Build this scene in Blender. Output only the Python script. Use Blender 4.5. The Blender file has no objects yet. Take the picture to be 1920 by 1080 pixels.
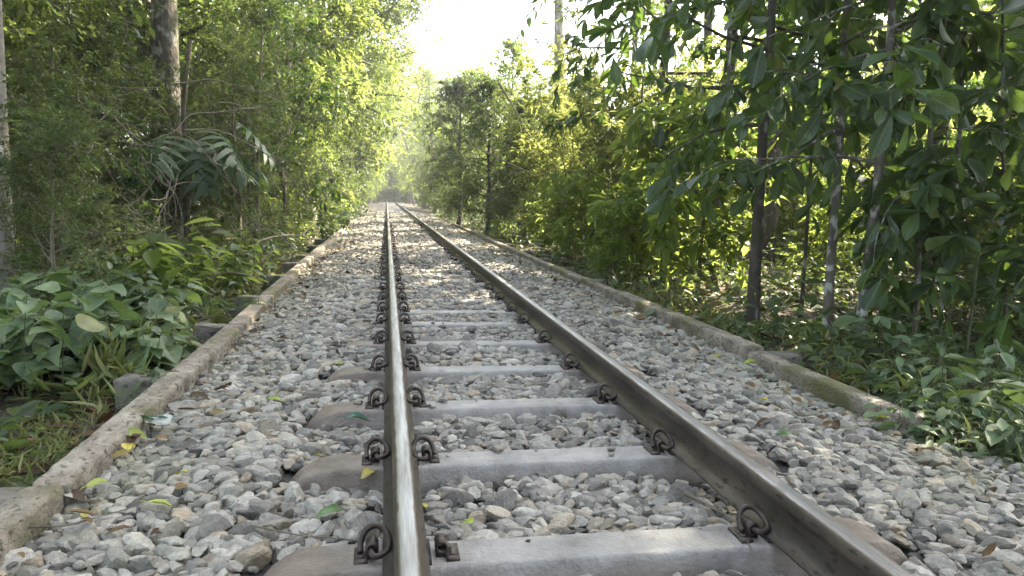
import bpy, math, random
import numpy as np
from mathutils import Matrix, Vector

R = math.radians
S = bpy.context.scene
COL = S.collection

# ------------------------------------------------------------------ camera
F_PX, VPX, VPY, ROLL = 1385.0, 725.0, 366.0, R(0.25)
CAM = Vector((-0.583, 0.0, 0.94))
_d = Vector(((VPX - 960) / F_PX, (540 - VPY) / F_PX, -1)).normalized()
_u = Vector((math.sin(ROLL), math.cos(ROLL), 0))
_z = (_u - _d * _u.dot(_d)).normalized()
_x = _d.cross(_z)
CM = Matrix((_x, _d, _z))
cam_data = bpy.data.cameras.new('camera')
cam = bpy.data.objects.new('camera', cam_data)
COL.objects.link(cam)
cam.matrix_world = Matrix.Translation(CAM) @ CM.to_4x4()
cam_data.sensor_width = 36
cam_data.lens = 36 * F_PX / 1920
cam_data.clip_start = 0.05
cam_data.clip_end = 3000
S.camera = cam

# ------------------------------------------------------------------ light
SUN_AZ, SUN_EL = R(58), R(43)          # azimuth to the right of straight up the track
sdir = Vector((math.sin(SUN_AZ) * math.cos(SUN_EL), math.cos(SUN_AZ) * math.cos(SUN_EL), math.sin(SUN_EL)))
sun_data = bpy.data.lights.new('sun', 'SUN')
sun_data.energy = 5.0
sun_data.angle = R(0.55)
sun_data.color = (1.0, 0.87, 0.66)
sun = bpy.data.objects.new('sun', sun_data)
COL.objects.link(sun)
sun.rotation_euler = sdir.to_track_quat('Z', 'Y').to_euler()
W = bpy.data.worlds.new('World')
S.world = W
W.use_nodes = True
wn = W.node_tree
sky = wn.nodes.new('ShaderNodeTexSky')
sky.sky_type = 'NISHITA'
sky.sun_disc = False
sky.sun_elevation = SUN_EL
sky.sun_rotation = SUN_AZ
sky.air_density = 1.0
sky.dust_density = 3.0
bg = wn.nodes['Background']
bg.inputs['Strength'].default_value = 0.15
hs = wn.nodes.new('ShaderNodeHueSaturation')      # humid white sky: less blue than the clear one
hs.inputs['Saturation'].default_value = .62
wn.links.new(sky.outputs[0], hs.inputs['Color'])
wn.links.new(hs.outputs[0], bg.inputs['Color'])
S.view_settings.view_transform = 'Standard'
S.view_settings.look = 'None'
S.view_settings.exposure = 2.75
S.view_settings.gamma = 1.0
cy = S.cycles
cy.max_bounces = 8
cy.diffuse_bounces = 5
cy.glossy_bounces = 2
cy.transmission_bounces = 4
cy.volume_bounces = 0
cy.caustics_reflective = False
cy.caustics_refractive = False

# ------------------------------------------------------------------ helpers
def to_world(px, py, z):
    v = CM @ Vector(((px - 960) / F_PX, (540 - py) / F_PX, -1))
    t = (z - CAM.z) / v.z
    return CAM + v * t

def at_depth(px, py, y):
    v = CM @ Vector(((px - 960) / F_PX, (540 - py) / F_PX, -1))
    return CAM + v * (y / v.y)

def tag(o, label=None, cat=None, group=None, kind=None):
    if label: o['label'] = label
    if cat: o['category'] = cat
    if group: o['group'] = group
    if kind: o['kind'] = kind
    return o

def empty(name, loc=(0, 0, 0), rz=0.0, sc=1.0):
    o = bpy.data.objects.new(name, None)
    COL.objects.link(o)
    o.location = loc
    o.rotation_euler = (0, 0, rz)
    o.scale = (sc, sc, sc)
    o.empty_display_size = 0.2
    return o

class Geo:
    """collects vertices and faces, then becomes one mesh"""
    def __init__(s):
        s.v, s.f, s.m, s.n, s.c = [], [], [], 0, []
    def add(s, V, faces, mat=0, co=None):
        V = np.asarray(V, dtype=np.float64).reshape(-1, 3)
        if not isinstance(faces, list): faces = [faces]
        for f in faces:
            f = np.asarray(f, dtype=np.int64)
            s.f.append(f + s.n)
            s.m.append(np.full(len(f), mat, dtype=np.int32))
        s.v.append(V)
        s.c.append(np.zeros((len(V), 3)) if co is None else co)
        s.n += len(V)
    def mesh(s, name, mats, smooth=True):
        me = bpy.data.meshes.new(name)
        V = np.concatenate(s.v)
        me.vertices.add(len(V))
        me.vertices.foreach_set('co', V.astype(np.float32).ravel())
        loops = np.concatenate([f.ravel() for f in s.f]).astype(np.int32)
        tot = np.concatenate([np.full(len(f), f.shape[1]) for f in s.f])
        start = np.concatenate([[0], np.cumsum(tot)[:-1]]).astype(np.int32)
        me.loops.add(len(loops))
        me.loops.foreach_set('vertex_index', loops)
        me.polygons.add(len(tot))
        me.polygons.foreach_set('loop_start', start)
        me.polygons.foreach_set('material_index', np.concatenate(s.m))
        me.polygons.foreach_set('use_smooth', np.full(len(tot), smooth, dtype=bool))
        me.update(calc_edges=True)
        if any(c.any() for c in s.c):
            at = me.attributes.new('leaf_co', 'FLOAT_VECTOR', 'POINT')
            at.data.foreach_set('vector', np.concatenate(s.c).astype(np.float32).ravel())
        for m in mats: me.materials.append(m)
        return me

def link(name, me, parent=None):
    o = bpy.data.objects.new(name, me)
    COL.objects.link(o)
    if parent: o.parent = parent
    return o

def tube(P, rad, n=6, cap=False):
    P = np.asarray(P, float)
    rad = np.broadcast_to(np.asarray(rad, float), (len(P),))
    T = np.gradient(P, axis=0)
    T /= np.linalg.norm(T, axis=1)[:, None] + 1e-9
    ref = np.array([0.0, 0, 1]) if abs(T[0, 2]) < 0.9 else np.array([1.0, 0, 0])
    V = []
    u = np.cross(T[0], ref); u /= np.linalg.norm(u)
    a = np.arange(n) * 2 * np.pi / n
    for i in range(len(P)):
        u = u - T[i] * u.dot(T[i]); u /= np.linalg.norm(u) + 1e-9
        w = np.cross(T[i], u)
        V.append(P[i] + rad[i] * (np.cos(a)[:, None] * u + np.sin(a)[:, None] * w))
    V = np.concatenate(V)
    k = np.arange(n); k2 = (k + 1) % n
    F = np.concatenate([np.stack([i * n + k, i * n + k2, (i + 1) * n + k2, (i + 1) * n + k], 1) for i in range(len(P) - 1)])
    fs = [F]
    if cap:
        fs.append(np.arange(n)[None, ::-1])
        fs.append((np.arange(n) + (len(P) - 1) * n)[None])
    return V, fs

def loft(secs, closed_ends=True):
    m = len(secs[0]); V = np.concatenate(secs)
    k = np.arange(m); k2 = (k + 1) % m
    F = np.concatenate([np.stack([i * m + k, i * m + k2, (i + 1) * m + k2, (i + 1) * m + k], 1) for i in range(len(secs) - 1)])
    fs = [F]
    if closed_ends:
        fs.append(np.arange(m)[None, ::-1]); fs.append((np.arange(m) + (len(secs) - 1) * m)[None])
    return V, fs

def smooth_path(pts, n=24):
    """Catmull-Rom through the points"""
    P = np.asarray(pts, float)
    P = np.concatenate([[2 * P[0] - P[1]], P, [2 * P[-1] - P[-2]]])
    out = []
    segs = len(P) - 3
    for i in range(segs):
        for t in np.linspace(0, 1, max(2, n // segs), endpoint=False):
            a, b, c, d = P[i:i + 4]
            out.append(0.5 * ((2 * b) + (-a + c) * t + (2 * a - 5 * b + 4 * c - d) * t ** 2 + (-a + 3 * b - 3 * c + d) * t ** 3))
    out.append(P[-2])
    return np.array(out)

def unit(v):
    return v / (np.linalg.norm(v, axis=-1, keepdims=True) + 1e-9)

# ------------------------------------------------------------------ materials
def new_mat(name):
    m = bpy.data.materials.new(name); m.use_nodes = True
    nt = m.node_tree
    return m, nt, nt.nodes['Principled BSDF'], nt.nodes['Material Output']

def N(nt, t, **kw):
    n = nt.nodes.new(t)
    for k, v in kw.items():
        if k.startswith('i_'): n.inputs[k[2:].replace('_', ' ')].default_value = v
        else: setattr(n, k, v)
    return n

def ramp(nt, stops, interp='LINEAR'):
    r = nt.nodes.new('ShaderNodeValToRGB')
    cr = r.color_ramp; cr.interpolation = interp
    while len(cr.elements) < len(stops): cr.elements.new(0.5)
    for e, (p, c) in zip(cr.elements, stops):
        e.position = p; e.color = (*c, 1) if len(c) == 3 else c
    return r

def leaf_mat(name, stops, trans=(0.25, 0.36, 0.03), mix=0.42, rough=0.42, spec=0.5, veins=False):
    m, nt, p, out = new_mat(name)
    g = N(nt, 'ShaderNodeNewGeometry')
    r = ramp(nt, stops)
    nt.links.new(g.outputs['Random Per Island'], r.inputs[0])
    oi = N(nt, 'ShaderNodeObjectInfo')
    mr = N(nt, 'ShaderNodeMapRange'); mr.inputs['To Min'].default_value = 0.78; mr.inputs['To Max'].default_value = 1.22
    nt.links.new(oi.outputs['Random'], mr.inputs['Value'])
    hs = N(nt, 'ShaderNodeHueSaturation')
    nt.links.new(mr.outputs[0], hs.inputs['Value'])
    nt.links.new(r.outputs[0], hs.inputs['Color'])
    colr = hs.outputs[0]
    if veins:
        at = N(nt, 'ShaderNodeAttribute', attribute_name='leaf_co')
        sx = N(nt, 'ShaderNodeSeparateXYZ'); nt.links.new(at.outputs['Vector'], sx.inputs[0])
        def mt(op, a, b=None):
            n = N(nt, 'ShaderNodeMath', operation=op)
            for k, v in enumerate((a, b)):
                if v is None: continue
                if isinstance(v, (int, float)): n.inputs[k].default_value = v
                else: nt.links.new(v, n.inputs[k])
            return n.outputs[0]
        ax = mt('ABSOLUTE', mt('SUBTRACT', sx.outputs[0], 1.0))
        mid = mt('LESS_THAN', ax, .035)
        sv = mt('GREATER_THAN', mt('SINE', mt('MULTIPLY', mt('SUBTRACT', sx.outputs[1], mt('MULTIPLY', ax, .55)), 56.0)), .86)
        vm = mt('MULTIPLY', mt('MAXIMUM', mid, mt('MULTIPLY', sv, .45)), sx.outputs[2])
        tc = N(nt, 'ShaderNodeTexCoord'); nz = N(nt, 'ShaderNodeTexNoise'); nz.inputs['Scale'].default_value = 18; nz.inputs['Detail'].default_value = 5
        nt.links.new(tc.outputs['Object'], nz.inputs['Vector'])
        rb = ramp(nt, [(.35, (.72, .72, .72)), (.68, (1.28, 1.28, 1.2))]); nt.links.new(nz.outputs[0], rb.inputs[0])
        mb = N(nt, 'ShaderNodeMix', data_type='RGBA', blend_type='MULTIPLY'); mb.inputs[0].default_value = 1
        nt.links.new(colr, mb.inputs[6]); nt.links.new(rb.outputs[0], mb.inputs[7])
        mv = N(nt, 'ShaderNodeMix', data_type='RGBA'); mv.inputs[7].default_value = (.17, .22, .09, 1)
        nt.links.new(mt('MULTIPLY', vm, .7), mv.inputs[0]); nt.links.new(mb.outputs[2], mv.inputs[6]); colr = mv.outputs[2]
        bp = N(nt, 'ShaderNodeBump'); bp.inputs['Strength'].default_value = .5; bp.inputs['Distance'].default_value = .004
        nt.links.new(mt('ADD', vm, mt('MULTIPLY', nz.outputs[0], .6)), bp.inputs['Height']); nt.links.new(bp.outputs[0], p.inputs['Normal'])
    nt.links.new(colr, p.inputs['Base Color'])
    p.inputs['Roughness'].default_value = rough
    p.inputs['Specular IOR Level'].default_value = spec
    tr = N(nt, 'ShaderNodeBsdfTranslucent')
    mx = N(nt, 'ShaderNodeMix', data_type='RGBA', blend_type='MIX')
    mx.inputs[0].default_value = 0.35
    mx.inputs[6].default_value = (*trans, 1)
    nt.links.new(hs.outputs[0], mx.inputs[7])
    nt.links.new(mx.outputs[2], tr.inputs['Color'])
    ms = N(nt, 'ShaderNodeMixShader'); ms.inputs[0].default_value = mix
    nt.links.new(p.outputs[0], ms.inputs[1]); nt.links.new(tr.outputs[0], ms.inputs[2])
    nt.links.new(ms.outputs[0], out.inputs['Surface'])
    return m

def rough_mat(name, stops, scale=6.0, detail=8.0, rough=0.85, bump=0.4, bscale=None, spots=None, moss=None, metallic=0.0, stretch=(1, 1, 1), dist=0.02):
    m, nt, p, out = new_mat(name)
    tc = N(nt, 'ShaderNodeTexCoord')
    mp = N(nt, 'ShaderNodeMapping'); mp.inputs['Scale'].default_value = stretch
    nt.links.new(tc.outputs['Object'], mp.inputs[0])
    oi = N(nt, 'ShaderNodeObjectInfo')
    vm = N(nt, 'ShaderNodeVectorMath', operation='MULTIPLY_ADD')
    vm.inputs[1].default_value = (37, 17, 71)
    nt.links.new(oi.outputs['Random'], vm.inputs[0]); nt.links.new(mp.outputs[0], vm.inputs[2])
    V = vm.outputs[0]
    n1 = N(nt, 'ShaderNodeTexNoise'); n1.inputs['Scale'].default_value = scale; n1.inputs['Detail'].default_value = detail; n1.inputs['Roughness'].default_value = 0.65
    nt.links.new(V, n1.inputs['Vector'])
    r = ramp(nt, stops); nt.links.new(n1.outputs[0], r.inputs[0])
    colr = r.outputs[0]
    for extra, sc, lo, hi in ([(spots[0], spots[1], spots[2], spots[3])] if spots else []) + ([(moss[0], moss[1], moss[2], moss[3])] if moss else []):
        n2 = N(nt, 'ShaderNodeTexNoise'); n2.inputs['Scale'].default_value = sc; n2.inputs['Detail'].default_value = 6
        nt.links.new(V, n2.inputs['Vector'])
        rr = ramp(nt, [(lo, (0, 0, 0)), (hi, (1, 1, 1))]); nt.links.new(n2.outputs[0], rr.inputs[0])
        mx = N(nt, 'ShaderNodeMix', data_type='RGBA'); mx.inputs[7].default_value = (*extra, 1)
        nt.links.new(rr.outputs[0], mx.inputs[0]); nt.links.new(colr, mx.inputs[6]); colr = mx.outputs[2]
    nt.links.new(colr, p.inputs['Base Color'])
    p.inputs['Roughness'].default_value = rough; p.inputs['Metallic'].default_value = metallic
    n3 = N(nt, 'ShaderNodeTexNoise'); n3.inputs['Scale'].default_value = bscale or scale * 4; n3.inputs['Detail'].default_value = 6
    nt.links.new(V, n3.inputs['Vector'])
    b = N(nt, 'ShaderNodeBump'); b.inputs['Strength'].default_value = bump; b.inputs['Distance'].default_value = dist
    nt.links.new(n3.outputs[0], b.inputs['Height']); nt.links.new(b.outputs[0], p.inputs['Normal'])
    return m

M = {}
M['small_leaf'] = leaf_mat('small_leaf', [(0, (.032, .054, .024)), (.5, (.06, .095, .036)), (.85, (.09, .135, .05)), (1, (.14, .155, .055))], trans=(.24, .33, .06), mix=.38, rough=.36)
M['canopy_leaf'] = leaf_mat('canopy_leaf', [(0, (.03, .055, .014)), (.5, (.06, .10, .02)), (1, (.13, .16, .03))], trans=(.43, .53, .12), mix=.52)
M['glossy_leaf'] = leaf_mat('glossy_leaf', [(0, (.022, .042, .02)), (.55, (.042, .078, .03)), (.9, (.075, .12, .04)), (.97, (.10, .13, .04)), (1, (.18, .14, .05))], trans=(.2, .34, .035), mix=.36, rough=.36, veins=True)
M['bamboo_leaf'] = leaf_mat('bamboo_leaf', [(0, (.07, .10, .02)), (.6, (.12, .16, .03)), (1, (.2, .21, .05))], trans=(.52, .58, .15), mix=.55, rough=.5)
M['bright_leaf'] = leaf_mat('bright_leaf', [(0, (.05, .09, .015)), (.6, (.09, .15, .02)), (1, (.16, .2, .03))], trans=(.48, .60, .13), mix=.58)
M['herb_leaf'] = leaf_mat('herb_leaf', [(0, (.075, .12, .06)), (.5, (.13, .19, .10)), (.9, (.17, .23, .13)), (1, (.24, .24, .08))], trans=(.22, .34, .06), mix=.32, rough=.48, veins=True)
M['grass_blade'] = leaf_mat('grass_blade', [(0, (.10, .13, .045)), (.6, (.2, .23, .085)), (1, (.33, .29, .14))], trans=(.3, .36, .07), mix=.35, rough=.55)
M['lobed_leaf'] = leaf_mat('lobed_leaf', [(0, (.045, .085, .045)), (1, (.075, .13, .05))], trans=(.2, .38, .04), mix=.38, rough=.45)
M['dead_leaf'] = leaf_mat('dead_leaf', [(0, (.05, .03, .018)), (.5, (.11, .065, .035)), (.85, (.2, .13, .06)), (1, (.3, .24, .08))], trans=(.2, .12, .04), mix=.15, rough=.7, spec=.2)
M['fallen_lime'] = leaf_mat('fallen_lime', [(0, (.30, .36, .05)), (1, (.34, .4, .06))], trans=(.4, .45, .05), mix=.2, veins=True)
M['fallen_yellow'] = leaf_mat('fallen_yellow', [(0, (.45, .36, .04)), (1, (.5, .4, .05))], trans=(.4, .4, .05), mix=.15, veins=True)
M['fallen_green'] = leaf_mat('fallen_green', [(0, (.08, .2, .04)), (1, (.1, .22, .05))], trans=(.2, .4, .05), mix=.15, veins=True)
M['fallen_pale'] = leaf_mat('fallen_pale', [(0, (.33, .335, .32)), (1, (.38, .385, .37))], trans=(.2, .2, .2), mix=.02, rough=.85, spec=.1, veins=True)
M['fallen_teal'] = leaf_mat('fallen_teal', [(0, (.05, .14, .10)), (1, (.06, .16, .11))], trans=(.2, .4, .05), mix=.1)
M['fallen_brown'] = leaf_mat('fallen_brown', [(0, (.05, .03, .025)), (1, (.07, .045, .03))], trans=(.1, .08, .05), mix=.05)
M['stem'] = rough_mat('stem', [(0.3, (.06, .07, .03)), (.7, (.13, .13, .06))], scale=12)
M['twig'] = rough_mat('twig', [(0.3, (.10, .085, .06)), (.7, (.24, .2, .15))], scale=14)
M['bark_pale'] = rough_mat('bark_pale', [(.3, (.13, .115, .095)), (.55, (.26, .235, .2)), (.75, (.40, .37, .33))], scale=5, spots=((.5, .49, .45), 9, .58, .64), moss=((.07, .09, .035), 3, .55, .7), bump=.7, stretch=(1, 1, .45), dist=.03)
M['bark_brown'] = rough_mat('bark_brown', [(.3, (.055, .045, .036)), (.55, (.125, .105, .085)), (.75, (.21, .185, .155))], scale=6, spots=((.33, .31, .28), 8, .54, .62), moss=((.09, .105, .05), 3, .52, .66), bump=.9, stretch=(1.1, 1.1, .6), dist=.04)
M['bark_dark'] = rough_mat('bark_dark', [(.3, (.04, .034, .026)), (.6, (.085, .07, .055)), (.8, (.16, .14, .115))], scale=9, spots=((.3, .3, .27), 13, .6, .66), moss=((.06, .085, .03), 4, .56, .7), bump=.6, stretch=(1, 1, .5))
M['bark_lichen'] = rough_mat('bark_lichen', [(.3, (.075, .065, .05)), (.6, (.15, .135, .11)), (.8, (.26, .25, .22))], scale=10, spots=((.42, .42, .38), 12, .53, .6), moss=((.08, .10, .045), 5, .56, .68), bump=.6, stretch=(1, 1, .8))
M['ground'] = rough_mat('ground', [(.3, (.035, .026, .018)), (.55, (.075, .055, .038)), (.8, (.14, .105, .07))], scale=2.5, moss=((.05, .075, .025), .8, .5, .65), bump=1.0, bscale=14, dist=.05)
M['kerb'] = rough_mat('kerb', [(.28, (.09, .075, .055)), (.5, (.26, .22, .17)), (.72, (.42, .37, .30))], scale=9, spots=((.07, .06, .045), 48, .55, .68), moss=((.12, .115, .045), 3.2, .54, .68), bump=1.0, bscale=75, dist=.014)
M['block'] = rough_mat('block', [(.3, (.10, .09, .07)), (.55, (.21, .19, .155)), (.75, (.33, .3, .25))], scale=8, spots=((.055, .05, .04), 22, .58, .66), moss=((.09, .11, .04), 4, .52, .66), bump=.9, bscale=40, dist=.015)
M['iron'] = rough_mat('iron', [(.3, (.035, .026, .02)), (.6, (.075, .058, .046)), (.8, (.15, .12, .095))], scale=22, rough=.5, bump=.25, metallic=.35, dist=.004)
M['rust_steel'] = rough_mat('rust_steel', [(.3, (.042, .035, .028)), (.5, (.08, .066, .053)), (.74, (.155, .122, .094))], scale=7, spots=((.035, .027, .02), 60, .57, .66), rough=.52, bump=.25, metallic=.3, stretch=(1, .35, 1), dist=.004)
M['rubber'] = rough_mat('rubber', [(.3, (.02, .02, .02)), (.7, (.045, .042, .04))], scale=20)

def worn_steel():
    m, nt, p, out = new_mat('worn_steel')
    tc = N(nt, 'ShaderNodeTexCoord')
    mp = N(nt, 'ShaderNodeMapping'); mp.inputs['Scale'].default_value = (40, 2.2, 20)
    nt.links.new(tc.outputs['Object'], mp.inputs[0])
    n = N(nt, 'ShaderNodeTexNoise'); n.inputs['Scale'].default_value = 1.6; n.inputs['Detail'].default_value = 8; n.inputs['Roughness'].default_value = .7
    nt.links.new(mp.outputs[0], n.inputs['Vector'])
    r = ramp(nt, [(.3, (.20, .18, .155)), (.5, (.30, .295, .29)), (.72, (.43, .435, .44))])
    nt.links.new(n.outputs[0], r.inputs[0])
    sx = N(nt, 'ShaderNodeSeparateXYZ'); nt.links.new(tc.outputs['Object'], sx.inputs[0])
    ab = N(nt, 'ShaderNodeMath', operation='ABSOLUTE'); nt.links.new(sx.outputs[0], ab.inputs[0])
    n4 = N(nt, 'ShaderNodeTexNoise'); n4.inputs['Scale'].default_value = 9; n4.inputs['Detail'].default_value = 7; nt.links.new(tc.outputs['Object'], n4.inputs['Vector'])
    ma = N(nt, 'ShaderNodeMath', operation='MULTIPLY_ADD'); ma.inputs[1].default_value = .022; nt.links.new(n4.outputs[0], ma.inputs[0]); nt.links.new(ab.outputs[0], ma.inputs[2])
    mk = N(nt, 'ShaderNodeMapRange'); mk.inputs['From Min'].default_value = .0285; mk.inputs['From Max'].default_value = .0345; nt.links.new(ma.outputs[0], mk.inputs['Value'])
    mx = N(nt, 'ShaderNodeMix', data_type='RGBA'); mx.inputs[7].default_value = (.15, .115, .085, 1)
    nt.links.new(mk.outputs[0], mx.inputs[0]); nt.links.new(r.outputs[0], mx.inputs[6]); nt.links.new(mx.outputs[2], p.inputs['Base Color'])
    rr = ramp(nt, [(.3, (.55, .55, .55)), (.65, (.42, .42, .42))])
    nt.links.new(n.outputs[0], rr.inputs[0]); nt.links.new(rr.outputs[0], p.inputs['Roughness'])
    p.inputs['Metallic'].default_value = .85
    b = N(nt, 'ShaderNodeBump'); b.inputs['Strength'].default_value = .15; b.inputs['Distance'].default_value = .002
    nt.links.new(n.outputs[0], b.inputs['Height']); nt.links.new(b.outputs[0], p.inputs['Normal'])
    return m
M['worn_steel'] = worn_steel()

def sleeper_mat():
    """grey cast concrete, stained brown by rust towards the rails and the ends"""
    m, nt, p, out = new_mat('sleeper_concrete')
    tc = N(nt, 'ShaderNodeTexCoord'); oi = N(nt, 'ShaderNodeObjectInfo')
    vm = N(nt, 'ShaderNodeVectorMath', operation='MULTIPLY_ADD'); vm.inputs[1].default_value = (31, 57, 13)
    nt.links.new(oi.outputs['Random'], vm.inputs[0]); nt.links.new(tc.outputs['Object'], vm.inputs[2])
    V = vm.outputs[0]
    n1 = N(nt, 'ShaderNodeTexNoise'); n1.inputs['Scale'].default_value = 7; n1.inputs['Detail'].default_value = 9; n1.inputs['Roughness'].default_value = .7
    nt.links.new(V, n1.inputs['Vector'])
    r = ramp(nt, [(.28, (.16, .148, .135)), (.45, (.27, .257, .24)), (.58, (.34, .325, .305)), (.78, (.46, .44, .41))]); nt.links.new(n1.outputs[0], r.inputs[0])
    r2 = ramp(nt, [(.3, (.10, .075, .055)), (.55, (.20, .155, .12)), (.8, (.31, .26, .21))]); nt.links.new(n1.outputs[0], r2.inputs[0])
    sx = N(nt, 'ShaderNodeSeparateXYZ'); nt.links.new(tc.outputs['Object'], sx.inputs[0])
    ab = N(nt, 'ShaderNodeMath', operation='ABSOLUTE'); nt.links.new(sx.outputs[0], ab.inputs[0])
    n2 = N(nt, 'ShaderNodeTexNoise'); n2.inputs['Scale'].default_value = 5; n2.inputs['Detail'].default_value = 4; nt.links.new(V, n2.inputs['Vector'])
    ad = N(nt, 'ShaderNodeMath', operation='MULTIPLY_ADD'); ad.inputs[1].default_value = .5
    nt.links.new(n2.outputs[0], ad.inputs[0]); nt.links.new(ab.outputs[0], ad.inputs[2])
    mr = ramp(nt, [(.6, (0, 0, 0)), (.78, (.75, .75, .75)), (.85, (.55, .55, .55)), (1, (.9, .9, .9))]); nt.links.new(ad.outputs[0], mr.inputs[0])
    # the flanks turn browner below the top edge
    zz = N(nt, 'ShaderNodeMapRange'); zz.inputs['From Min'].default_value = -.012; zz.inputs['From Max'].default_value = -.06
    nt.links.new(sx.outputs[2], zz.inputs['Value'])
    mz = N(nt, 'ShaderNodeMath', operation='MULTIPLY'); nt.links.new(zz.outputs[0], mz.inputs[0]); nt.links.new(n2.outputs[0], mz.inputs[1])
    mm = N(nt, 'ShaderNodeMath', operation='MAXIMUM'); nt.links.new(mr.outputs[0], mm.inputs[0]); nt.links.new(mz.outputs[0], mm.inputs[1])
    mx = N(nt, 'ShaderNodeMix', data_type='RGBA'); nt.links.new(mm.outputs[0], mx.inputs[0]); nt.links.new(r.outputs[0], mx.inputs[6]); nt.links.new(r2.outputs[0], mx.inputs[7])
    nt.links.new(mx.outputs[2], p.inputs['Base Color']); p.inputs['Roughness'].default_value = .62
    n3 = N(nt, 'ShaderNodeTexNoise'); n3.inputs['Scale'].default_value = 90; n3.inputs['Detail'].default_value = 8; nt.links.new(V, n3.inputs['Vector'])
    b = N(nt, 'ShaderNodeBump'); b.inputs['Strength'].default_value = .7; b.inputs['Distance'].default_value = .006
    nt.links.new(n3.outputs[0], b.inputs['Height']); nt.links.new(b.outputs[0], p.inputs['Normal'])
    return m
M['sleeper'] = sleeper_mat()

def stone_mat(name='ballast_stone', island=True):
    m, nt, p, out = new_mat(name)
    tc = N(nt, 'ShaderNodeTexCoord')
    if island:
        g = N(nt, 'ShaderNodeNewGeometry'); fac = g.outputs['Random Per Island']
    else:
        vo = N(nt, 'ShaderNodeTexVoronoi'); vo.inputs['Scale'].default_value = 17
        nt.links.new(tc.outputs['Object'], vo.inputs['Vector'])
        sp = N(nt, 'ShaderNodeSeparateColor'); nt.links.new(vo.outputs['Color'], sp.inputs[0]); fac = sp.outputs[0]
    r = ramp(nt, [(0, (.11, .103, .092)), (.17, (.21, .198, .177)), (.38, (.31, .292, .255)), (.60, (.40, .377, .33)), (.69, (.34, .295, .235)), (.76, (.22, .207, .185)), (.89, (.48, .455, .40)), (.96, (.37, .30, .215)), (1, (.13, .122, .11))])
    nt.links.new(fac, r.inputs[0])
    n = N(nt, 'ShaderNodeTexNoise'); n.inputs['Scale'].default_value = 55; n.inputs['Detail'].default_value = 8; n.inputs['Roughness'].default_value = .7
    nt.links.new(tc.outputs['Object'], n.inputs['Vector'])
    r2 = ramp(nt, [(.3, (.62, .60, .58)), (.5, (.95, .95, .95)), (.72, (1.3, 1.28, 1.24))]); nt.links.new(n.outputs[0], r2.inputs[0])
    mu = N(nt, 'ShaderNodeMix', data_type='RGBA', blend_type='MULTIPLY'); mu.inputs[0].default_value = 1
    nt.links.new(r.outputs[0], mu.inputs[6]); nt.links.new(r2.outputs[0], mu.inputs[7])
    # green algae where the shoulder stays damp (near the kerbs)
    sx = N(nt, 'ShaderNodeSeparateXYZ'); nt.links.new(tc.outputs['Object'], sx.inputs[0])
    ab = N(nt, 'ShaderNodeMath', operation='ABSOLUTE'); nt.links.new(sx.outputs[0], ab.inputs[0])
    ml = N(nt, 'ShaderNodeMapRange'); ml.inputs['From Min'].default_value = .8; ml.inputs['From Max'].default_value = 1.7; ml.inputs['To Max'].default_value = .42
    nt.links.new(ab.outputs[0], ml.inputs['Value'])
    n2 = N(nt, 'ShaderNodeTexNoise'); n2.inputs['Scale'].default_value = 6; n2.inputs['Detail'].default_value = 5; nt.links.new(tc.outputs['Object'], n2.inputs['Vector'])
    r3 = ramp(nt, [(.42, (0, 0, 0)), (.6, (1, 1, 1))]); nt.links.new(n2.outputs[0], r3.inputs[0])
    mm = N(nt, 'ShaderNodeMath', operation='MULTIPLY'); nt.links.new(ml.outputs[0], mm.inputs[0]); nt.links.new(r3.outputs[0], mm.inputs[1])
    mx = N(nt, 'ShaderNodeMix', data_type='RGBA'); mx.inputs[7].default_value = (.2, .215, .12, 1)
    nt.links.new(mm.outputs[0], mx.inputs[0]); nt.links.new(mu.outputs[2], mx.inputs[6])
    nt.links.new(mx.outputs[2], p.inputs['Base Color'])
    p.inputs['Roughness'].default_value = .78; p.inputs['Specular IOR Level'].default_value = .3
    n3 = N(nt, 'ShaderNodeTexNoise'); n3.inputs['Scale'].default_value = 140; n3.inputs['Detail'].default_value = 7
    nt.links.new(tc.outputs['Object'], n3.inputs['Vector'])
    b = N(nt, 'ShaderNodeBump'); b.inputs['Strength'].default_value = .5; b.inputs['Distance'].default_value = .006
    nt.links.new(n3.outputs[0], b.inputs['Height']); nt.links.new(b.outputs[0], p.inputs['Normal'])
    return m
M['stone'] = stone_mat()
M['stone_sheet'] = rough_mat('ballast_base', [(.3, (.035, .031, .027)), (.6, (.075, .068, .06)), (.8, (.16, .145, .125))], scale=26, bump=1.0, bscale=60)  # base sheet coloured darker than the stones, seen in their gaps

def haze():
    bpy_me = bpy.data.meshes.new('haze')
    x, y0, y1, z0, z1 = 62, -16, 165, -2.5, 38
    V = [(a, b, c) for c in (z0, z1) for a, b in ((-x, y0), (x, y0), (x, y1), (-x, y1))]
    bpy_me.from_pydata(V, [], [(3, 2, 1, 0), (4, 5, 6, 7), (0, 1, 5, 4), (1, 2, 6, 5), (2, 3, 7, 6), (3, 0, 4, 7)])
    m = bpy.data.materials.new('haze'); m.use_nodes = True
    nt = m.node_tree; nt.nodes.remove(nt.nodes['Principled BSDF'])
    pv = nt.nodes.new('ShaderNodeVolumePrincipled')
    pv.inputs['Color'].default_value = (.92, .95, .97, 1); pv.inputs['Density'].default_value = .0016
    pv.inputs['Anisotropy'].default_value = .45
    nt.links.new(pv.outputs[0], nt.nodes['Material Output'].inputs['Volume'])
    bpy_me.materials.append(m)
    o = bpy.data.objects.new('haze', bpy_me); COL.objects.link(o); o['kind'] = 'stuff'
    o['label'] = 'thin pale humid haze filling the forest air'; o['category'] = 'haze'
haze()

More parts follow.
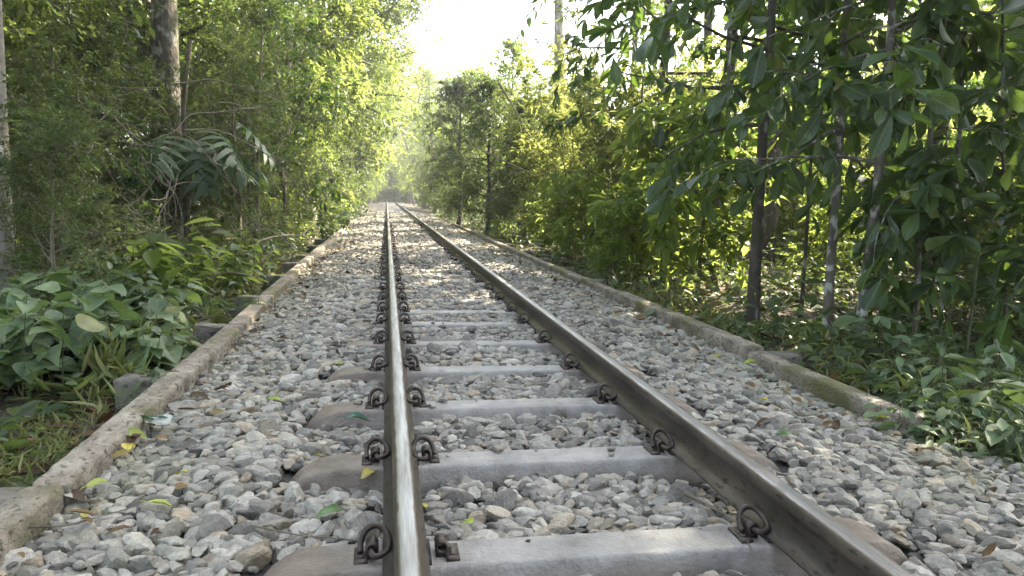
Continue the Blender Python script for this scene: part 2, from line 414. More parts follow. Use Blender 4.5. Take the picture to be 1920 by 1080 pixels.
# ------------------------------------------------------------------ ground and ballast
RAIL_X = 0.531
KERB_X = 1.76
def kerb_line(side, y):
    y = np.asarray(y, float)
    if side > 0: return np.full_like(y, 1.81)
    return -np.where(y < 2.44, 1.69, np.interp(y, [2.44, 5.5, 14, 30], [1.645, 1.65, 1.745, 1.76]))

def ground_z(x, y):
    x = np.asarray(x, float); y = np.asarray(y, float)
    l = np.clip(-x - 1.66, 0, 60); r = np.clip(x - 1.7, 0, 60)
    z = np.where(x < 0, -0.16 - 0.10 * np.tanh(l * .5) + .012 * l, -0.13 - 0.05 * np.tanh(r * .4) - .006 * r)
    w = np.clip(np.maximum(l, r) * 1.2, 0, 1)
    z = z + w * (.05 * np.sin(x * 1.7 + y * .9) + .04 * np.sin(y * 2.3 - x * 1.1) + .025 * np.sin(5 * x + 3.1 * y))
    return np.where((x > -1.62) & (x < 1.74), -0.24, z)

def bed_z(x, y):
    a = np.abs(np.asarray(x, float))
    z = -0.058 + 0.010 * np.exp(-((a - .95) / .2) ** 2)
    z = np.where(a > 1.0, -0.05 - (a - 1.0) * .075, z)
    z = z - .022 * np.exp(-((a - .84) / .15) ** 2) * np.clip((5.2 - np.asarray(y)) / 2, 0, 1)
    z = z + .002 + .052 * np.clip((np.asarray(y) - 2.4) / 5.0, 0, 1) * (a < 1.1)
    return z + .008 * np.sin(np.asarray(y) * 1.9 + x * 2.3) + .006 * np.sin(np.asarray(x) * 7 + np.asarray(y) * 3.3)

def sheet(name, xs, ys, zf, mat, kind='structure'):
    X, Y = np.meshgrid(xs, ys)
    V = np.stack([X.ravel(), Y.ravel(), zf(X, Y).ravel()], 1)
    nx, ny = len(xs), len(ys)
    i = (np.arange(ny - 1)[:, None] * nx + np.arange(nx - 1)[None]).ravel()
    g = Geo(); g.add(V, np.stack([i, i + 1, i + nx + 1, i + nx], 1))
    return tag(link(name, g.mesh(name, [mat])), kind=kind)

gx = np.concatenate([[-900, -400, -200, -120, -80], np.arange(-60, -8, 2), np.arange(-8, 9, .25), np.arange(10, 62, 2), [80, 120, 200, 400, 900]])
gy = np.concatenate([[-900, -300, -100, -50, -25], np.arange(-12, 24, .4), np.arange(24, 120, 2), [140, 200, 320, 500, 900, 1400]])
sheet('ground', gx, gy, ground_z, M['ground'])
sheet('track_bed', np.linspace(-1.66, 1.76, 30), np.concatenate([np.arange(-8, 40, .3), np.arange(40, 106, 2)]), lambda x, y: bed_z(x, y) - np.where(np.asarray(y) < 38, .028, .004), M['stone_sheet'])

rng = np.random.default_rng(11)
SLEEPER_Y = [1.87, 2.58, 3.28, 3.98, 4.72, 5.46, 6.04, 6.72]
while SLEEPER_Y[-1] < 74: SLEEPER_Y.append(SLEEPER_Y[-1] + .685 + rng.normal(0, .035))
SLEEPER_Y = [1.87 - .7 * 2, 1.87 - .7] + SLEEPER_Y
SLA = np.array(SLEEPER_Y)

def ico(level):
    import bmesh
    bm = bmesh.new(); bmesh.ops.create_icosphere(bm, subdivisions=level, radius=1)
    V = np.array([v.co[:] for v in bm.verts]); F = np.array([[v.index for v in f.verts] for f in bm.faces]); bm.free()
    return unit(V), F

def stone_templates(level, n, rng):
    D, Fc = ico(level); out = []
    for _ in range(n):
        k = rng.integers(6, 11)
        nn = unit(rng.normal(size=(k, 3))); dd = rng.uniform(.5, .95, k)
        nn = np.concatenate([nn, [[0, 0, 1], [0, 0, -1]]]); dd = np.concatenate([dd, rng.uniform(.7, .95, 2)])
        p = rng.uniform(22, 80)
        q = np.clip(D @ nn.T, 0, None) / dd
        r = (q ** p).sum(1) ** (-1 / p)
        r *= 1 + .03 * np.sin(D @ rng.normal(size=3) * 5 + rng.uniform(0, 6))
        out.append(D * np.clip(r, .4, 1.35)[:, None])
    return out, Fc

def rand_rot(n, rng, tilt):
    yaw = rng.uniform(0, 2 * np.pi, n); ax = rng.uniform(0, 2 * np.pi, n); t = rng.normal(0, tilt, n)
    c, s = np.cos(yaw), np.sin(yaw); Z = np.zeros(n); O = np.ones(n)
    A = np.stack([np.stack([c, -s, Z], 1), np.stack([s, c, Z], 1), np.stack([Z, Z, O], 1)], 1)
    k = np.stack([np.cos(ax), np.sin(ax), Z], 1); K = np.zeros((n, 3, 3))
    K[:, 0, 2] = k[:, 1]; K[:, 1, 2] = -k[:, 0]; K[:, 2, 0] = -k[:, 1]; K[:, 2, 1] = k[:, 0]
    B = np.eye(3) + np.sin(t)[:, None, None] * K + (1 - np.cos(t))[:, None, None] * (K @ K)
    return B @ A

def ballast():
    g = Geo(); rng = np.random.default_rng(5)
    zones = [(-1.5, 1.25, 1, .060, .034, 1), (1.25, 3.7, 2, .0405, .0250, 2), (3.7, 8.5, 1, .0425, .0262, 2), (8.5, 18, 0, .050, .030, 1), (18, 42, 0, .085, .047, 1)]
    T = {2: stone_templates(3, 18, rng), 1: stone_templates(2, 18, rng), 0: stone_templates(1, 16, rng)}
    for y0, y1, lev, pitch, size, layers in zones:
        tp, Fc = T[lev]
        for layer in range(layers):
            xs = np.arange(-1.70, 2.35 if y0 < 3 else 1.80, pitch); ys = np.arange(y0, y1, pitch * .92)
            X, Y = np.meshgrid(xs, ys); X = X + (np.arange(len(ys)) % 2)[:, None] * pitch * .5
            X = X.ravel() + rng.uniform(-.38, .38, X.size) * pitch; Y = Y.ravel() + rng.uniform(-.38, .38, Y.size) * pitch
            dy = np.abs(Y[:, None] - SLA[None]).min(1)
            a = np.abs(X); da = np.abs(a - RAIL_X)
            hw = np.where(a > .6, .118, .104) - .062 * np.clip((Y - 2.6) / 5, 0, 1)
            keep = (((X < kerb_line(1, Y) - .05) & (X > kerb_line(-1, Y) + .05)) | ((X > 0) & (Y < 3.0 + .12 * np.sin(X * 9) - .9 * (X - 1.7)))) & ~((dy < hw) & (a < .96)) & ~((dy < .15) & (da < .15))
            lo = da < .088
            X, Y, lo = X[keep], Y[keep], lo[keep]
            n = len(X)
            s = size * np.exp(rng.normal(.0, .30, n)) * np.where(lo, .75, 1)
            sc = np.stack([s * rng.uniform(.95, 1.3, n), s * rng.uniform(.75, 1.0, n), s * rng.uniform(.5, .85, n)], 1)
            z = bed_z(X, Y) + (-.012 if layer == 0 and layers == 2 else .004) + rng.normal(0, .007, n) - np.where(lo, .018, 0)
            Rm = rand_rot(n, rng, .33)
            idx = rng.integers(0, len(tp), n)
            for k in range(len(tp)):
                q = np.where(idx == k)[0]
                if not len(q): continue
                P = tp[k]
                V = np.einsum('nij,nmj->nmi', Rm[q], P[None] * sc[q][:, None, :]) + np.stack([X[q], Y[q], z[q]], 1)[:, None, :]
                m = len(P)
                g.add(V.reshape(-1, 3), (Fc[None] + (np.arange(len(q)) * m)[:, None, None]).reshape(-1, 3))
    tp, Fc = T[1]
    for yy in SLEEPER_Y[2:14]:
        for q in range(rng.integers(5, 10)):
            xx = rng.uniform(-.86, .86)
            if abs(abs(xx) - RAIL_X) < .13: continue
            sz = rng.uniform(.004, .015) if rng.random() < .75 else rng.uniform(.016, .026)
            Rq = rand_rot(1, rng, .3)[0]
            V = (tp[rng.integers(0, len(tp))] * np.array([sz * 1.2, sz, sz * .65])) @ Rq.T + np.array([xx, yy + rng.choice([-1, 1]) * rng.uniform(.015, .06), sz * .5 - (.008 if abs(xx) > .8 else 0)])
            g.add(V, Fc)
    o = link('gravel', g.mesh('gravel', [M['stone']], smooth=False))
    tag(o, 'grey and brown ballast stones filling the track between the kerbs', 'gravel', kind='stuff')
ballast()

# ------------------------------------------------------------------ sleepers, clips and rails
def sleeper_mesh(rng):
    st = [(0, 0, .066, .098), (.25, 0, .066, .099), (.40, 0, .068, .102), (.46, 0, .072, .108), (.62, .002, .076, .12), (.74, .002, .078, .128),
          (.785, -.001, .078, .132), (.82, -.007, .077, .135), (.85, -.020, .075, .136), (.88, -.040, .071, .135), (.91, -.070, .065, .132), (.935, -.11, .058, .126)]
    rows = [(-s, *r) for s, *r in st[::-1]] + [(s, *r) for s, *r in st[1:]]
    secs = []
    for x, zt, tw, bw in rows:
        h = zt + .17
        pts = []
        for dz, w in ((h, bw), (h * .7, bw * .8 + (tw + .02) * .2), (.075, tw + .034), (.045, tw + .021), (.018, tw + .0105), (.007, tw + .006), (.0018, tw + .001), (0, tw - .006)):
            pts.append((x, -w, zt - dz))
        pts += [(x, -tw * .4, zt), (x, tw * .4, zt)]
        pts += [(x, -p[1], p[2]) for p in pts[:8][::-1]]
        secs.append(np.array(pts))
    V, fs = loft(secs)
    V = V + rng.normal(0, .0008, V.shape)
    g = Geo(); g.add(V, fs)
    return g.mesh('concrete_sleeper', [M['sleeper']])

def clip_mesh():
    """bent spring rod: u points at the rail, v along the track (camera side is -v)"""
    p = smooth_path([(-.034, -.018, .020), (-.033, .004, .040), (-.022, .022, .062), (0, .03, .074), (.024, .026, .072), (.042, .010, .055), (.046, -.016, .038),
                     (.036, -.040, .028), (.014, -.050, .025), (.002, -.044, .026), (-.002, -.02, .027), (-.002, .03, .027)], 66)
    g = Geo(); g.add(*tube(p, .0088, 10, cap=True)); return g.mesh('rail_clip', [M['iron']])

def shoulder_mesh():
    g = Geo()
    # open barrel that holds the clip's leg
    a = np.linspace(0, 2 * np.pi, 13)[:-1]; r0, r1 = .0185, .0105
    ring = lambda r, v: np.stack([-.002 + r * np.cos(a), np.full(12, v), .027 + r * np.sin(a) * (1.05)], 1)
    V, fs = loft([ring(r1, .030), ring(r0, .030), ring(r0, -.026), ring(r1, -.026), ring(r1, .030)], closed_ends=False)
    g.add(V, fs)
    def box(u0, u1, v0, v1, z0, z1, ch=.004):
        prof = [np.array([(u0 + c, v0 + c, z), (u1 - c, v0 + c, z), (u1 - c, v1 - c, z), (u0 + c, v1 - c, z)]) for z, c in ((z0, 0), (z1 - ch, 0), (z1, ch))]
        g.add(*loft(prof))
    box(-.052, -.014, -.05, .045, -.01, .008)
    box(-.016, .014, -.022, .028, -.01, .016)
    box(-.047, -.024, -.032, .012, .0075, .014)
    return g.mesh('iron_shoulder', [M['iron']])

def pad_mesh():
    g = Geo()
    V = np.array([(x, y, z) for z in (-.004, .0105) for x, y in ((-.062, -.062), (.062, -.062), (.062, .062), (-.062, .062))])
    g.add(*loft([V[:4], V[4:]])); return g.mesh('rail_pad', [M['rubber']])

SLEEPER_ME = [sleeper_mesh(np.random.default_rng(i)) for i in range(3)]
CLIP_ME, SHO_ME, PAD_ME = clip_mesh(), shoulder_mesh(), pad_mesh()
ORD = ['first', 'second', 'third', 'fourth', 'fifth', 'sixth', 'seventh', 'eighth', 'ninth', 'tenth']
SL_LABEL = {
    0: 'nearest concrete sleeper, lacking one clip inside the left rail, a thin root across it',
    1: 'second concrete sleeper up the track, a torn yellow leaf leaning on its brown left end',
    2: 'third concrete sleeper up the track, a teal leaf lying before its left end',
}
for i, y in enumerate(SLEEPER_Y):
    k = i - 2
    t = empty('concrete_sleeper', (rng.normal(0, .008), y, 0), rng.normal(0, .006))
    if k < 0: lab = 'concrete sleeper lying below the lower edge of the photo'
    elif k in SL_LABEL: lab = SL_LABEL[k]
    elif k < 10: lab = f'{ORD[k]} concrete sleeper up the track, counted from the one lowest in the photo'
    elif k < 26: lab = 'concrete sleeper in the middle stretch of track, beyond the tenth'
    else: lab = 'concrete sleeper far up the track, only a thin pale bar between the rails'
    tag(t, lab, 'railway sleeper', 'concrete sleepers under the rails')
    link('beam', SLEEPER_ME[i % 3], t)
    if k < 34:
        for s in (-1, 1):
            if k < 12:
                pd = link('rail_pad', PAD_ME, t); pd.location = (s * RAIL_X, 0, .002)
            for side in (-1, 1):
                sh = link('iron_shoulder', SHO_ME, t)
                sh.location = (s * RAIL_X + side * .088, rng.normal(0, .006), .002)
                sh.scale = (-side * .93, .93, .93)
                if k == 0 and s == -1 and side == 1: continue
                c = link('rail_clip', CLIP_ME, sh)
                c.rotation_euler = (rng.normal(0, .06), rng.normal(0, .05), rng.normal(0, .08))

def rail(x, label):
    half = [(.0575, 0), (.0585, .003), (.0580, .008), (.024, .020), (.011, .028), (.0072, .038), (.0068, .078), (.011, .089), (.029, .096), (.0315, .100), (.0315, .122), (.0295, .1275), (.025, .1315), (.017, .1338), (.006, .1345)]
    prof = [(a, z) for a, z in half] + [(-a, z) for a, z in half[::-1]]
    ys = np.concatenate([np.arange(-6, 12, .25), np.arange(12, 104.1, 4)])
    secs = [np.array([(a, y, z) for a, z in prof]) for y in ys]
    V, fs = loft(secs)
    g = Geo()
    nprof = len(prof)
    kk = np.tile(np.arange(nprof), len(secs) - 1)
    top = (kk >= 12) & (kk <= 16)
    g.v.append(V); g.n = len(V)
    g.f += [fs[0][~top], fs[0][top], fs[1], fs[2]]
    g.m += [np.zeros((~top).sum(), np.int32), np.ones(top.sum(), np.int32), np.zeros(1, np.int32), np.zeros(1, np.int32)]
    o = link('steel_rail', g.mesh('steel_rail', [M['rust_steel'], M['worn_steel']]))
    o.location = (x, 0, .0135)
    return tag(o, label, 'rail', 'rails of the track')
rail(-RAIL_X, 'left steel rail with a broad bright polished top, running straight away')
rail(RAIL_X, 'right steel rail showing its dark brown web and foot, slanting up the photo')

# ------------------------------------------------------------------ kerbs with their blocks
def kerb_mesh(rng, L):
    ys = np.arange(0, L + .001, L / 44)
    secs = []
    w = .06
    prof = [(-w, -.34), (-w, -.1), (-w, -.02), (-w + .003, -.004), (-w + .009, 0), (-w * .3, .001), (w * .3, .001), (w - .009, 0), (w - .003, -.004), (w, -.02), (w, -.1), (w, -.34)]
    wob = np.cumsum(rng.normal(0, .0008, len(ys))); wob -= np.linspace(wob[0], wob[-1], len(ys))
    for j, y in enumerate(ys):
        s = np.array([(a, y, z) for a, z in prof])
        e = min(j, len(ys) - 1 - j)
        s[:, 0] += wob[j] + rng.normal(0, .0014, len(s)); s[:, 2] += rng.normal(0, .0012, len(s))
        if e == 0: s[2:10, 2] -= .006; s[:, 0] *= .93
        if rng.random() < .13: s[7:10, 2] -= rng.uniform(.004, .016); s[8:10, 0] -= rng.uniform(0, .012)
        secs.append(s)
    g = Geo(); g.add(*loft(secs)); return g.mesh('concrete_kerb', [M['kerb']])

def block_mesh(rng):
    g = Geo()
    a, b, h = .105, .075, .40
    secs = []
    for z, k in ((-h, 1.0), (-.2, 1.0), (-.03, 1.0), (-.012, .985), (0, .93)):
        n = 5
        q = [(-a, -b), (-a * .3, -b), (a * .4, -b), (a, -b), (a, 0), (a, b), (a * .3, b), (-a * .4, b), (-a, b), (-a, 0)]
        secs.append(np.array([(x * k + rng.normal(0, .004), y * k + rng.normal(0, .004), z + rng.normal(0, .003)) for x, y in q]))
    g.add(*loft(secs)); return g.mesh('concrete_block', [M['block']])

KERB_ME = [kerb_mesh(np.random.default_rng(40 + i), 1.0) for i in range(4)]
BLOCK_ME = [block_mesh(np.random.default_rng(60 + i)) for i in range(3)]
LJ = [-.7, .9, 2.46, 3.98, 5.5, 7.1, 8.8, 10.3, 12.0, 13.9, 15.6, 17.3, 19.1, 20.8, 22.5, 24.3, 26, 27.8, 29.5]
RJ = [.0, 1.55, 2.95, 4.42, 5.95, 7.35, 8.75, 10.4, 12.0, 13.6, 15.3, 16.9, 18.5, 20.2, 21.8, 23.5, 25.2, 27]
LK = {2: 'left kerb length beside the three nearest sleeper ends, chipped edge, grass behind', 3: 'left kerb length beside the broad-leaved herbs, just beyond the first whole one', 4: 'third whole left kerb length, passing the second block behind it', 1: 'mossy left kerb length running out of the bottom left corner'}
RK = {2: 'right kerb length nearest the photo edge, its end sunk under small plants', 3: 'right kerb length in front of the two lichen-barked saplings', 4: 'right kerb length passing the foot of the dark straight sapling', 5: 'right kerb length with weeds over it beyond the dark sapling'}
for J, sx, LB, sname in ((LJ, -1, LK, 'left'), (RJ, 1, RK, 'right')):
    for i in range(len(J) - 1):
        if sx > 0 and i < 2: continue      # sunk under the stones there
        L = J[i + 1] - J[i] - .012
        o = link('concrete_kerb', KERB_ME[(i * 3 + (sx > 0)) % 4])
        drop = 0.0
        if sx > 0: drop = {2: -.012, 3: .0, 4: .008}.get(i, -.012)
        o.scale = (1, L, 1)
        ka, kb = float(kerb_line(sx, J[i] + .02)), float(kerb_line(sx, J[i + 1] - .02))
        o.location = (ka + rng.normal(0, .008), J[i] + .006, drop + rng.normal(0, .005))
        o.rotation_euler = (rng.normal(0, .002), sx * rng.normal(0, .03), math.atan2(ka - kb, L) + rng.normal(0, .005))
        if sx > 0: o.scale = (-1, L, 1); 
        lab = LB.get(i, f'concrete kerb length along the {sname} ballast edge farther up the track' if i > 2 else f'{sname} kerb length just outside the lower photo edge')
        tag(o, lab, 'kerb', f'kerb lengths along the {sname} side')
    for i in range(1, len(J) - 1):
        if sx > 0 and i in (1, 2): continue
        o = link('concrete_block', BLOCK_ME[i % 3])
        o.location = (float(kerb_line(sx, J[i] + .05)) + sx * (.064 + .107), J[i] + rng.normal(0, .03), -.012 + rng.normal(0, .010) - (.02 if sx > 0 else 0))
        o.rotation_euler = (rng.normal(0, .03), rng.normal(0, .03), rng.normal(0, .06))
        lab = None
        if sx < 0: lab = {2: 'flat concrete block behind the left kerb at the photo edge, beside the grass', 3: 'square concrete block behind the left kerb next to a grass tuft', 4: 'grey concrete block behind the left kerb under the broad herb leaves'}.get(i)
        else: lab = {3: 'moss-topped concrete block behind the right kerb below the lichen saplings', 6: 'weathered block behind the right kerb where the sunlit stones begin'}.get(i)
        tag(o, lab or f'small concrete block butting the back of the {sname} kerb farther along', 'concrete block', f'blocks behind the {sname} kerb')

# ------------------------------------------------------------------ leaves
def leaf_tpl(kind):
    """x across, y along 0..1, z up; width is scaled separately"""
    if kind == 'lo':
        V = [(0, 0, 0), (.5, .42, .10), (0, 1, -.12), (-.5, .42, .10)]
        return np.array(V, float), [np.array([[0, 1, 2], [0, 2, 3]])]
    rows = {'md': [(.0, .04), (.3, .44), (.62, .46), (.86, .24), (1, .0)],
            'hi': [(.0, .03), (.14, .22), (.32, .42), (.52, .5), (.7, .44), (.85, .27), (.94, .11), (1, .0)],
            'obo': [(.0, .03), (.16, .14), (.36, .30), (.56, .45), (.72, .5), (.86, .36), (.95, .15), (1, .0)],
            'heart': [(.0, .18), (.06, .40), (.2, .52), (.4, .5), (.6, .38), (.8, .2), (.93, .08), (1, 0)],
            'strip': [(.0, .2), (.25, .5), (.6, .42), (1, 0)]}[kind]
    V, F = [], []
    for y, w in rows:
        z = -.16 * y * y
        up = .22 * w
        V += [(-w, y, z + up), (0, y, z), (w, y, z + up)]
    for i in range(len(rows) - 1):
        a = i * 3
        F += [(a, a + 1, a + 4, a + 3), (a + 1, a + 2, a + 5, a + 4)]
    return np.array(V, float), [np.array(F)]
TPL = {k: leaf_tpl(k) for k in ('lo', 'md', 'hi', 'obo', 'heart', 'strip')}

def add_leaves(g, tpl, pos, d, nrm, L, Wd, rng=None, mat=0, curl=0.0):
    P, fs = TPL[tpl]
    d = unit(d); side = unit(np.cross(d, nrm)); n = np.cross(side, d)
    L = np.asarray(L)[:, None, None]; Wd = np.asarray(Wd)[:, None, None]
    Px, Py, Pz = P[None, :, 0:1], P[None, :, 1:2], P[None, :, 2:3]
    V = pos[:, None, :] + side[:, None, :] * Px * Wd + d[:, None, :] * Py * L + n[:, None, :] * (Pz * L)
    if rng is not None:
        c = rng.normal(0, curl, len(pos))[:, None, None]
        V = V + n[:, None, :] * (Py ** 2 * L * c)
    k = len(P)
    off = (np.arange(len(pos)) * k)
    co = None if tpl == 'lo' else np.tile(P * [1, 1, 0] + [1, 0, 1], (len(pos), 1))
    g.add(V.reshape(-1, 3), [(f[None] + off[:, None, None]).reshape(-1, f.shape[1]) for f in fs], mat, co)

def rand_dirs(rng, n):
    return unit(rng.normal(size=(n, 3)))

def grow(seed, H, r0, z0, Rc, limbs, twigs, lpt, leaf, leafL, wr, mats, tubes=6, droop=.25, lean=(0, 0), elev=(10, 60), shape='round', twig_tube=True, skew=(0, 0), bend=.03, twigL=.33, curl=.15, tz=1.0, ntop=1.25):
    """a trunk, limbs, twigs and leaves; returns (wood mesh, crown mesh)"""
    rng = np.random.default_rng(seed)
    wood, cr = Geo(), Geo()
    n = 12
    t = np.linspace(0, 1, n)
    wx = np.cumsum(rng.normal(0, bend * H / n, n)); wy = np.cumsum(rng.normal(0, bend * H / n, n))
    wx -= wx[0]; wy -= wy[0]
    P = np.stack([lean[0] * t * H + wx, lean[1] * t * H + wy, t * H], 1)
    rad = r0 * (1 - t * .82) ** .9
    rad[0] *= 1.9; rad[1] *= 1.06
    P0 = np.concatenate([[P[0] + [0, 0, -.25], P[0], P[0] + (P[1] - P[0]) * min(.4, .25 / (P[1, 2] + 1e-6) * 1.0)], P[1:]]); rd0 = np.concatenate([[rad[0] * 1.15, rad[0] * .82, rad[0] * .58], rad[1:]])
    wood.add(*tube(P0, rd0, max(tubes, 6)))
    LP, LD, LN = [], [], []
    for i in range(limbs):
        u = (i + rng.random()) / limbs
        tt = z0 + (1 - z0) * u ** .85 * .98
        b = np.array([np.interp(tt, t, P[:, k]) for k in range(3)])
        az = i * 2.399 + rng.normal(0, .5)
        if shape == 'round': f = math.sin(math.pi * (.18 + .74 * u)) ** .7
        elif shape == 'cone': f = 1.05 - .75 * u
        elif shape == 'top': f = .55 + .6 * u if u < .75 else 1.0 - (u - .75) * 1.4
        else: f = 1.0
        L = Rc * f * rng.uniform(.65, 1.15)
        el = R(elev[0] + (elev[1] - elev[0]) * u + rng.normal(0, 9))
        d = np.array([math.cos(az) * math.cos(el) + skew[0], math.sin(az) * math.cos(el) + skew[1], math.sin(el)])
        d /= np.linalg.norm(d)
        pts = [b]; m = 6
        for j in range(m):
            d = d + rng.normal(0, .14, 3) + np.array([0, 0, -droop * .16 * j / m]); d /= np.linalg.norm(d)
            pts.append(pts[-1] + d * L / m)
        pts = np.array(pts)
        br = r0 * (.42 - .3 * u) * (.5 + .5 * f)
        wood.add(*tube(pts, np.linspace(br, br * .18, m + 1), 5))
        for j in range(twigs):
            s = .18 + .82 * (j + rng.random()) / twigs
            q = np.array([np.interp(s * m, np.arange(m + 1), pts[:, k]) for k in range(3)])
            td = unit(pts[min(int(s * m) + 1, m)] - pts[max(int(s * m) - 1, 0)])
            pd = rng.normal(size=3); pd -= td * pd.dot(td); pd = unit(pd)
            dd = unit(td * .55 + pd * np.array([1, 1, tz]) + np.array([0, 0, .15 - droop * .5]))
            tl = (twigL * L * (1.15 - .6 * s) + .12 * Rc) * rng.uniform(.6, 1.2)
            e = q + dd * tl
            mid = q + dd * tl * .5 + np.array([0, 0, .06 * tl])
            e[2] -= droop * tl * .35
            if twig_tube: wood.add(*tube(np.array([q, mid, e]), np.array([1, .7, .3]) * max(br * .16, .0035), 3))
            ss = np.clip((np.arange(lpt) + rng.random(lpt)) / lpt, 0, 1)[:, None] ** .8
            pos = q * (1 - ss) ** 2 + 2 * mid * ss * (1 - ss) + e * ss ** 2
            pos = pos + rng.normal(0, .02 * Rc, (lpt, 3)) * (.4 if leafL > .15 else 1)
            rd = rng.normal(size=(lpt, 3)); rd[:, 2] *= .5
            LP.append(pos); LD.append(dd * .7 + unit(rd) * .9 + np.array([0, 0, -droop])); 
            nn = rng.normal(size=(lpt, 3)) * .55; nn[:, 2] += ntop; LN.append(nn)
    LP, LD, LN = map(np.concatenate, (LP, LD, LN))
    Ls = leafL * np.exp(rng.normal(0, .22, len(LP)))
    add_leaves(cr, leaf, LP, LD, LN, Ls, Ls * wr * rng.uniform(.85, 1.15, len(LP)), rng, 0, curl)
    return wood.mesh('trunk', [mats[0]]), cr.mesh('crown', [mats[1]])

def plant(name, cat, meshes, loc, rz, sc, label, group=None, tilt=(0, 0)):
    t = empty(name, loc, rz, sc)
    t.rotation_euler = (tilt[0], tilt[1], rz)
    tag(t, label, cat, group)
    for pn, me in meshes: link(pn, me, t)
    return t

def gpos(x, y, dz=0.0):
    return (x, y, float(ground_z(x, y)) + dz)

# tree kinds
TREE = []      # broad canopy trees with small leaves
for i in range(4):
    TREE.append([('trunk', 0), ('crown', 0)])
    w, c = grow(100 + i, 11.5 + i * .6, .20, .22, 3.4, 36, 15, 44, 'lo', .125, .46, (M['bark_brown'], M['canopy_leaf' if i in (1, 2) else 'small_leaf']), droop=.3, lean=(rng.normal(0, .03), rng.normal(0, .03)), twig_tube=False)
    TREE[i] = [('trunk', w), ('crown', c)]
BUSH = []      # dense small-leaved bushes leafy to the ground
for i in range(4):
    w, c = grow(200 + i, 3.6 + .25 * i, .05, .05, 1.35, 32, 13, (36, 28, 36, 15)[i], ('lo', 'lo', 'lo', 'md')[i], (.066, .085, .06, .115)[i], (.44, .5, .36, .42)[i], (M['twig'], M[('small_leaf', 'canopy_leaf', 'small_leaf', 'glossy_leaf')[i]]), droop=.3, elev=(5, 65), shape='full', bend=.08)
    BUSH.append([('stem', w), ('foliage', c)])
DARK = []
for i in range(2):
    w, c = grow(230 + i, 5.2, .09, .10, 1.7, 36, 14, 34, 'lo', .095, .42, (M['bark_dark'], M['small_leaf']), droop=.45, shape='round', bend=.05)
    DARK.append([('trunk', w), ('crown', c)])
SAP = []       # saplings with big drooping leaves
for i in range(5):
    w, c = grow(300 + i, 5.6 + .3 * i, (.048, .038, .036, .02, .017)[i], (.24, .22, .19, .16, .14)[i], (1.35, 1.2, 1.2, 1.0, .95)[i], (27, 25, 25, 21, 20)[i], 5, 6, 'obo', .205, .42,
                ((M['bark_dark'], M['bark_lichen'], M['bark_lichen'], M['bark_lichen'], M['bark_dark'])[i], M['glossy_leaf']), tubes=10, droop=.55, elev=(0, 45), shape='cone', bend=.02, twigL=.3, tz=.45, ntop=1.0)
    SAP.append([('trunk', w), ('crown', c)])
BIGT = []      # taller tree of the same kind
w, c = grow(350, 10.5, .10, .25, 3.0, 30, 8, 14, 'md', .195, .4, (M['bark_dark'], M['glossy_leaf']), tubes=9, droop=.5, elev=(0, 55), shape='round', bend=.02, twigL=.3)
BIGT.append([('trunk', w), ('crown', c)])
w, c = grow(351, 9.5, .09, .22, 2.6, 28, 8, 14, 'md', .18, .42, (M['bark_dark'], M['glossy_leaf']), tubes=9, droop=.5, elev=(0, 55), shape='round', bend=.03, twigL=.3)
BIGT.append([('trunk', w), ('crown', c)])
HIGH = []
for i in range(2):
    w, c = grow(360 + i, 13.5, .13, .50, 2.7, 32, 13, 34, 'lo', .15, .48, (M['bark_dark'], M['canopy_leaf']), droop=.3, twig_tube=False)
    HIGH.append([('trunk', w), ('crown', c)])
SUNT = []      # sunlit open trees
for i in range(3):
    w, c = grow(380 + i, 7.5 + i, .09, .15, 2.3, 30, 11, 22, 'lo', .15, .5, (M['bark_dark'], M['bright_leaf']), droop=.35, shape='round', twig_tube=False)
    SUNT.append([('trunk', w), ('crown', c)])
SUNB = []      # bright bushes in the sunny clearing
for i in range(3):
    w, c = grow(420 + i, 2.6 + .4 * i, .03, .04, 1.25, 28, 10, 20, 'lo', .12, .5, (M['stem'], M['bright_leaf']), droop=.3, elev=(5, 65), shape='full', bend=.08, twig_tube=False)
    SUNB.append([('stem', w), ('foliage', c)])
SHRUB = []     # low bright shrubs with leaflets in pairs
for i in range(3):
    w, c = grow(400 + i, 1.15, .018, .05, .62, 18, 6, 9, 'md', .125, .4, (M['stem'], M['bright_leaf']), droop=.35, elev=(15, 70), shape='full', bend=.1, twigL=.4)
    SHRUB.append([('stem', w), ('foliage', c)])

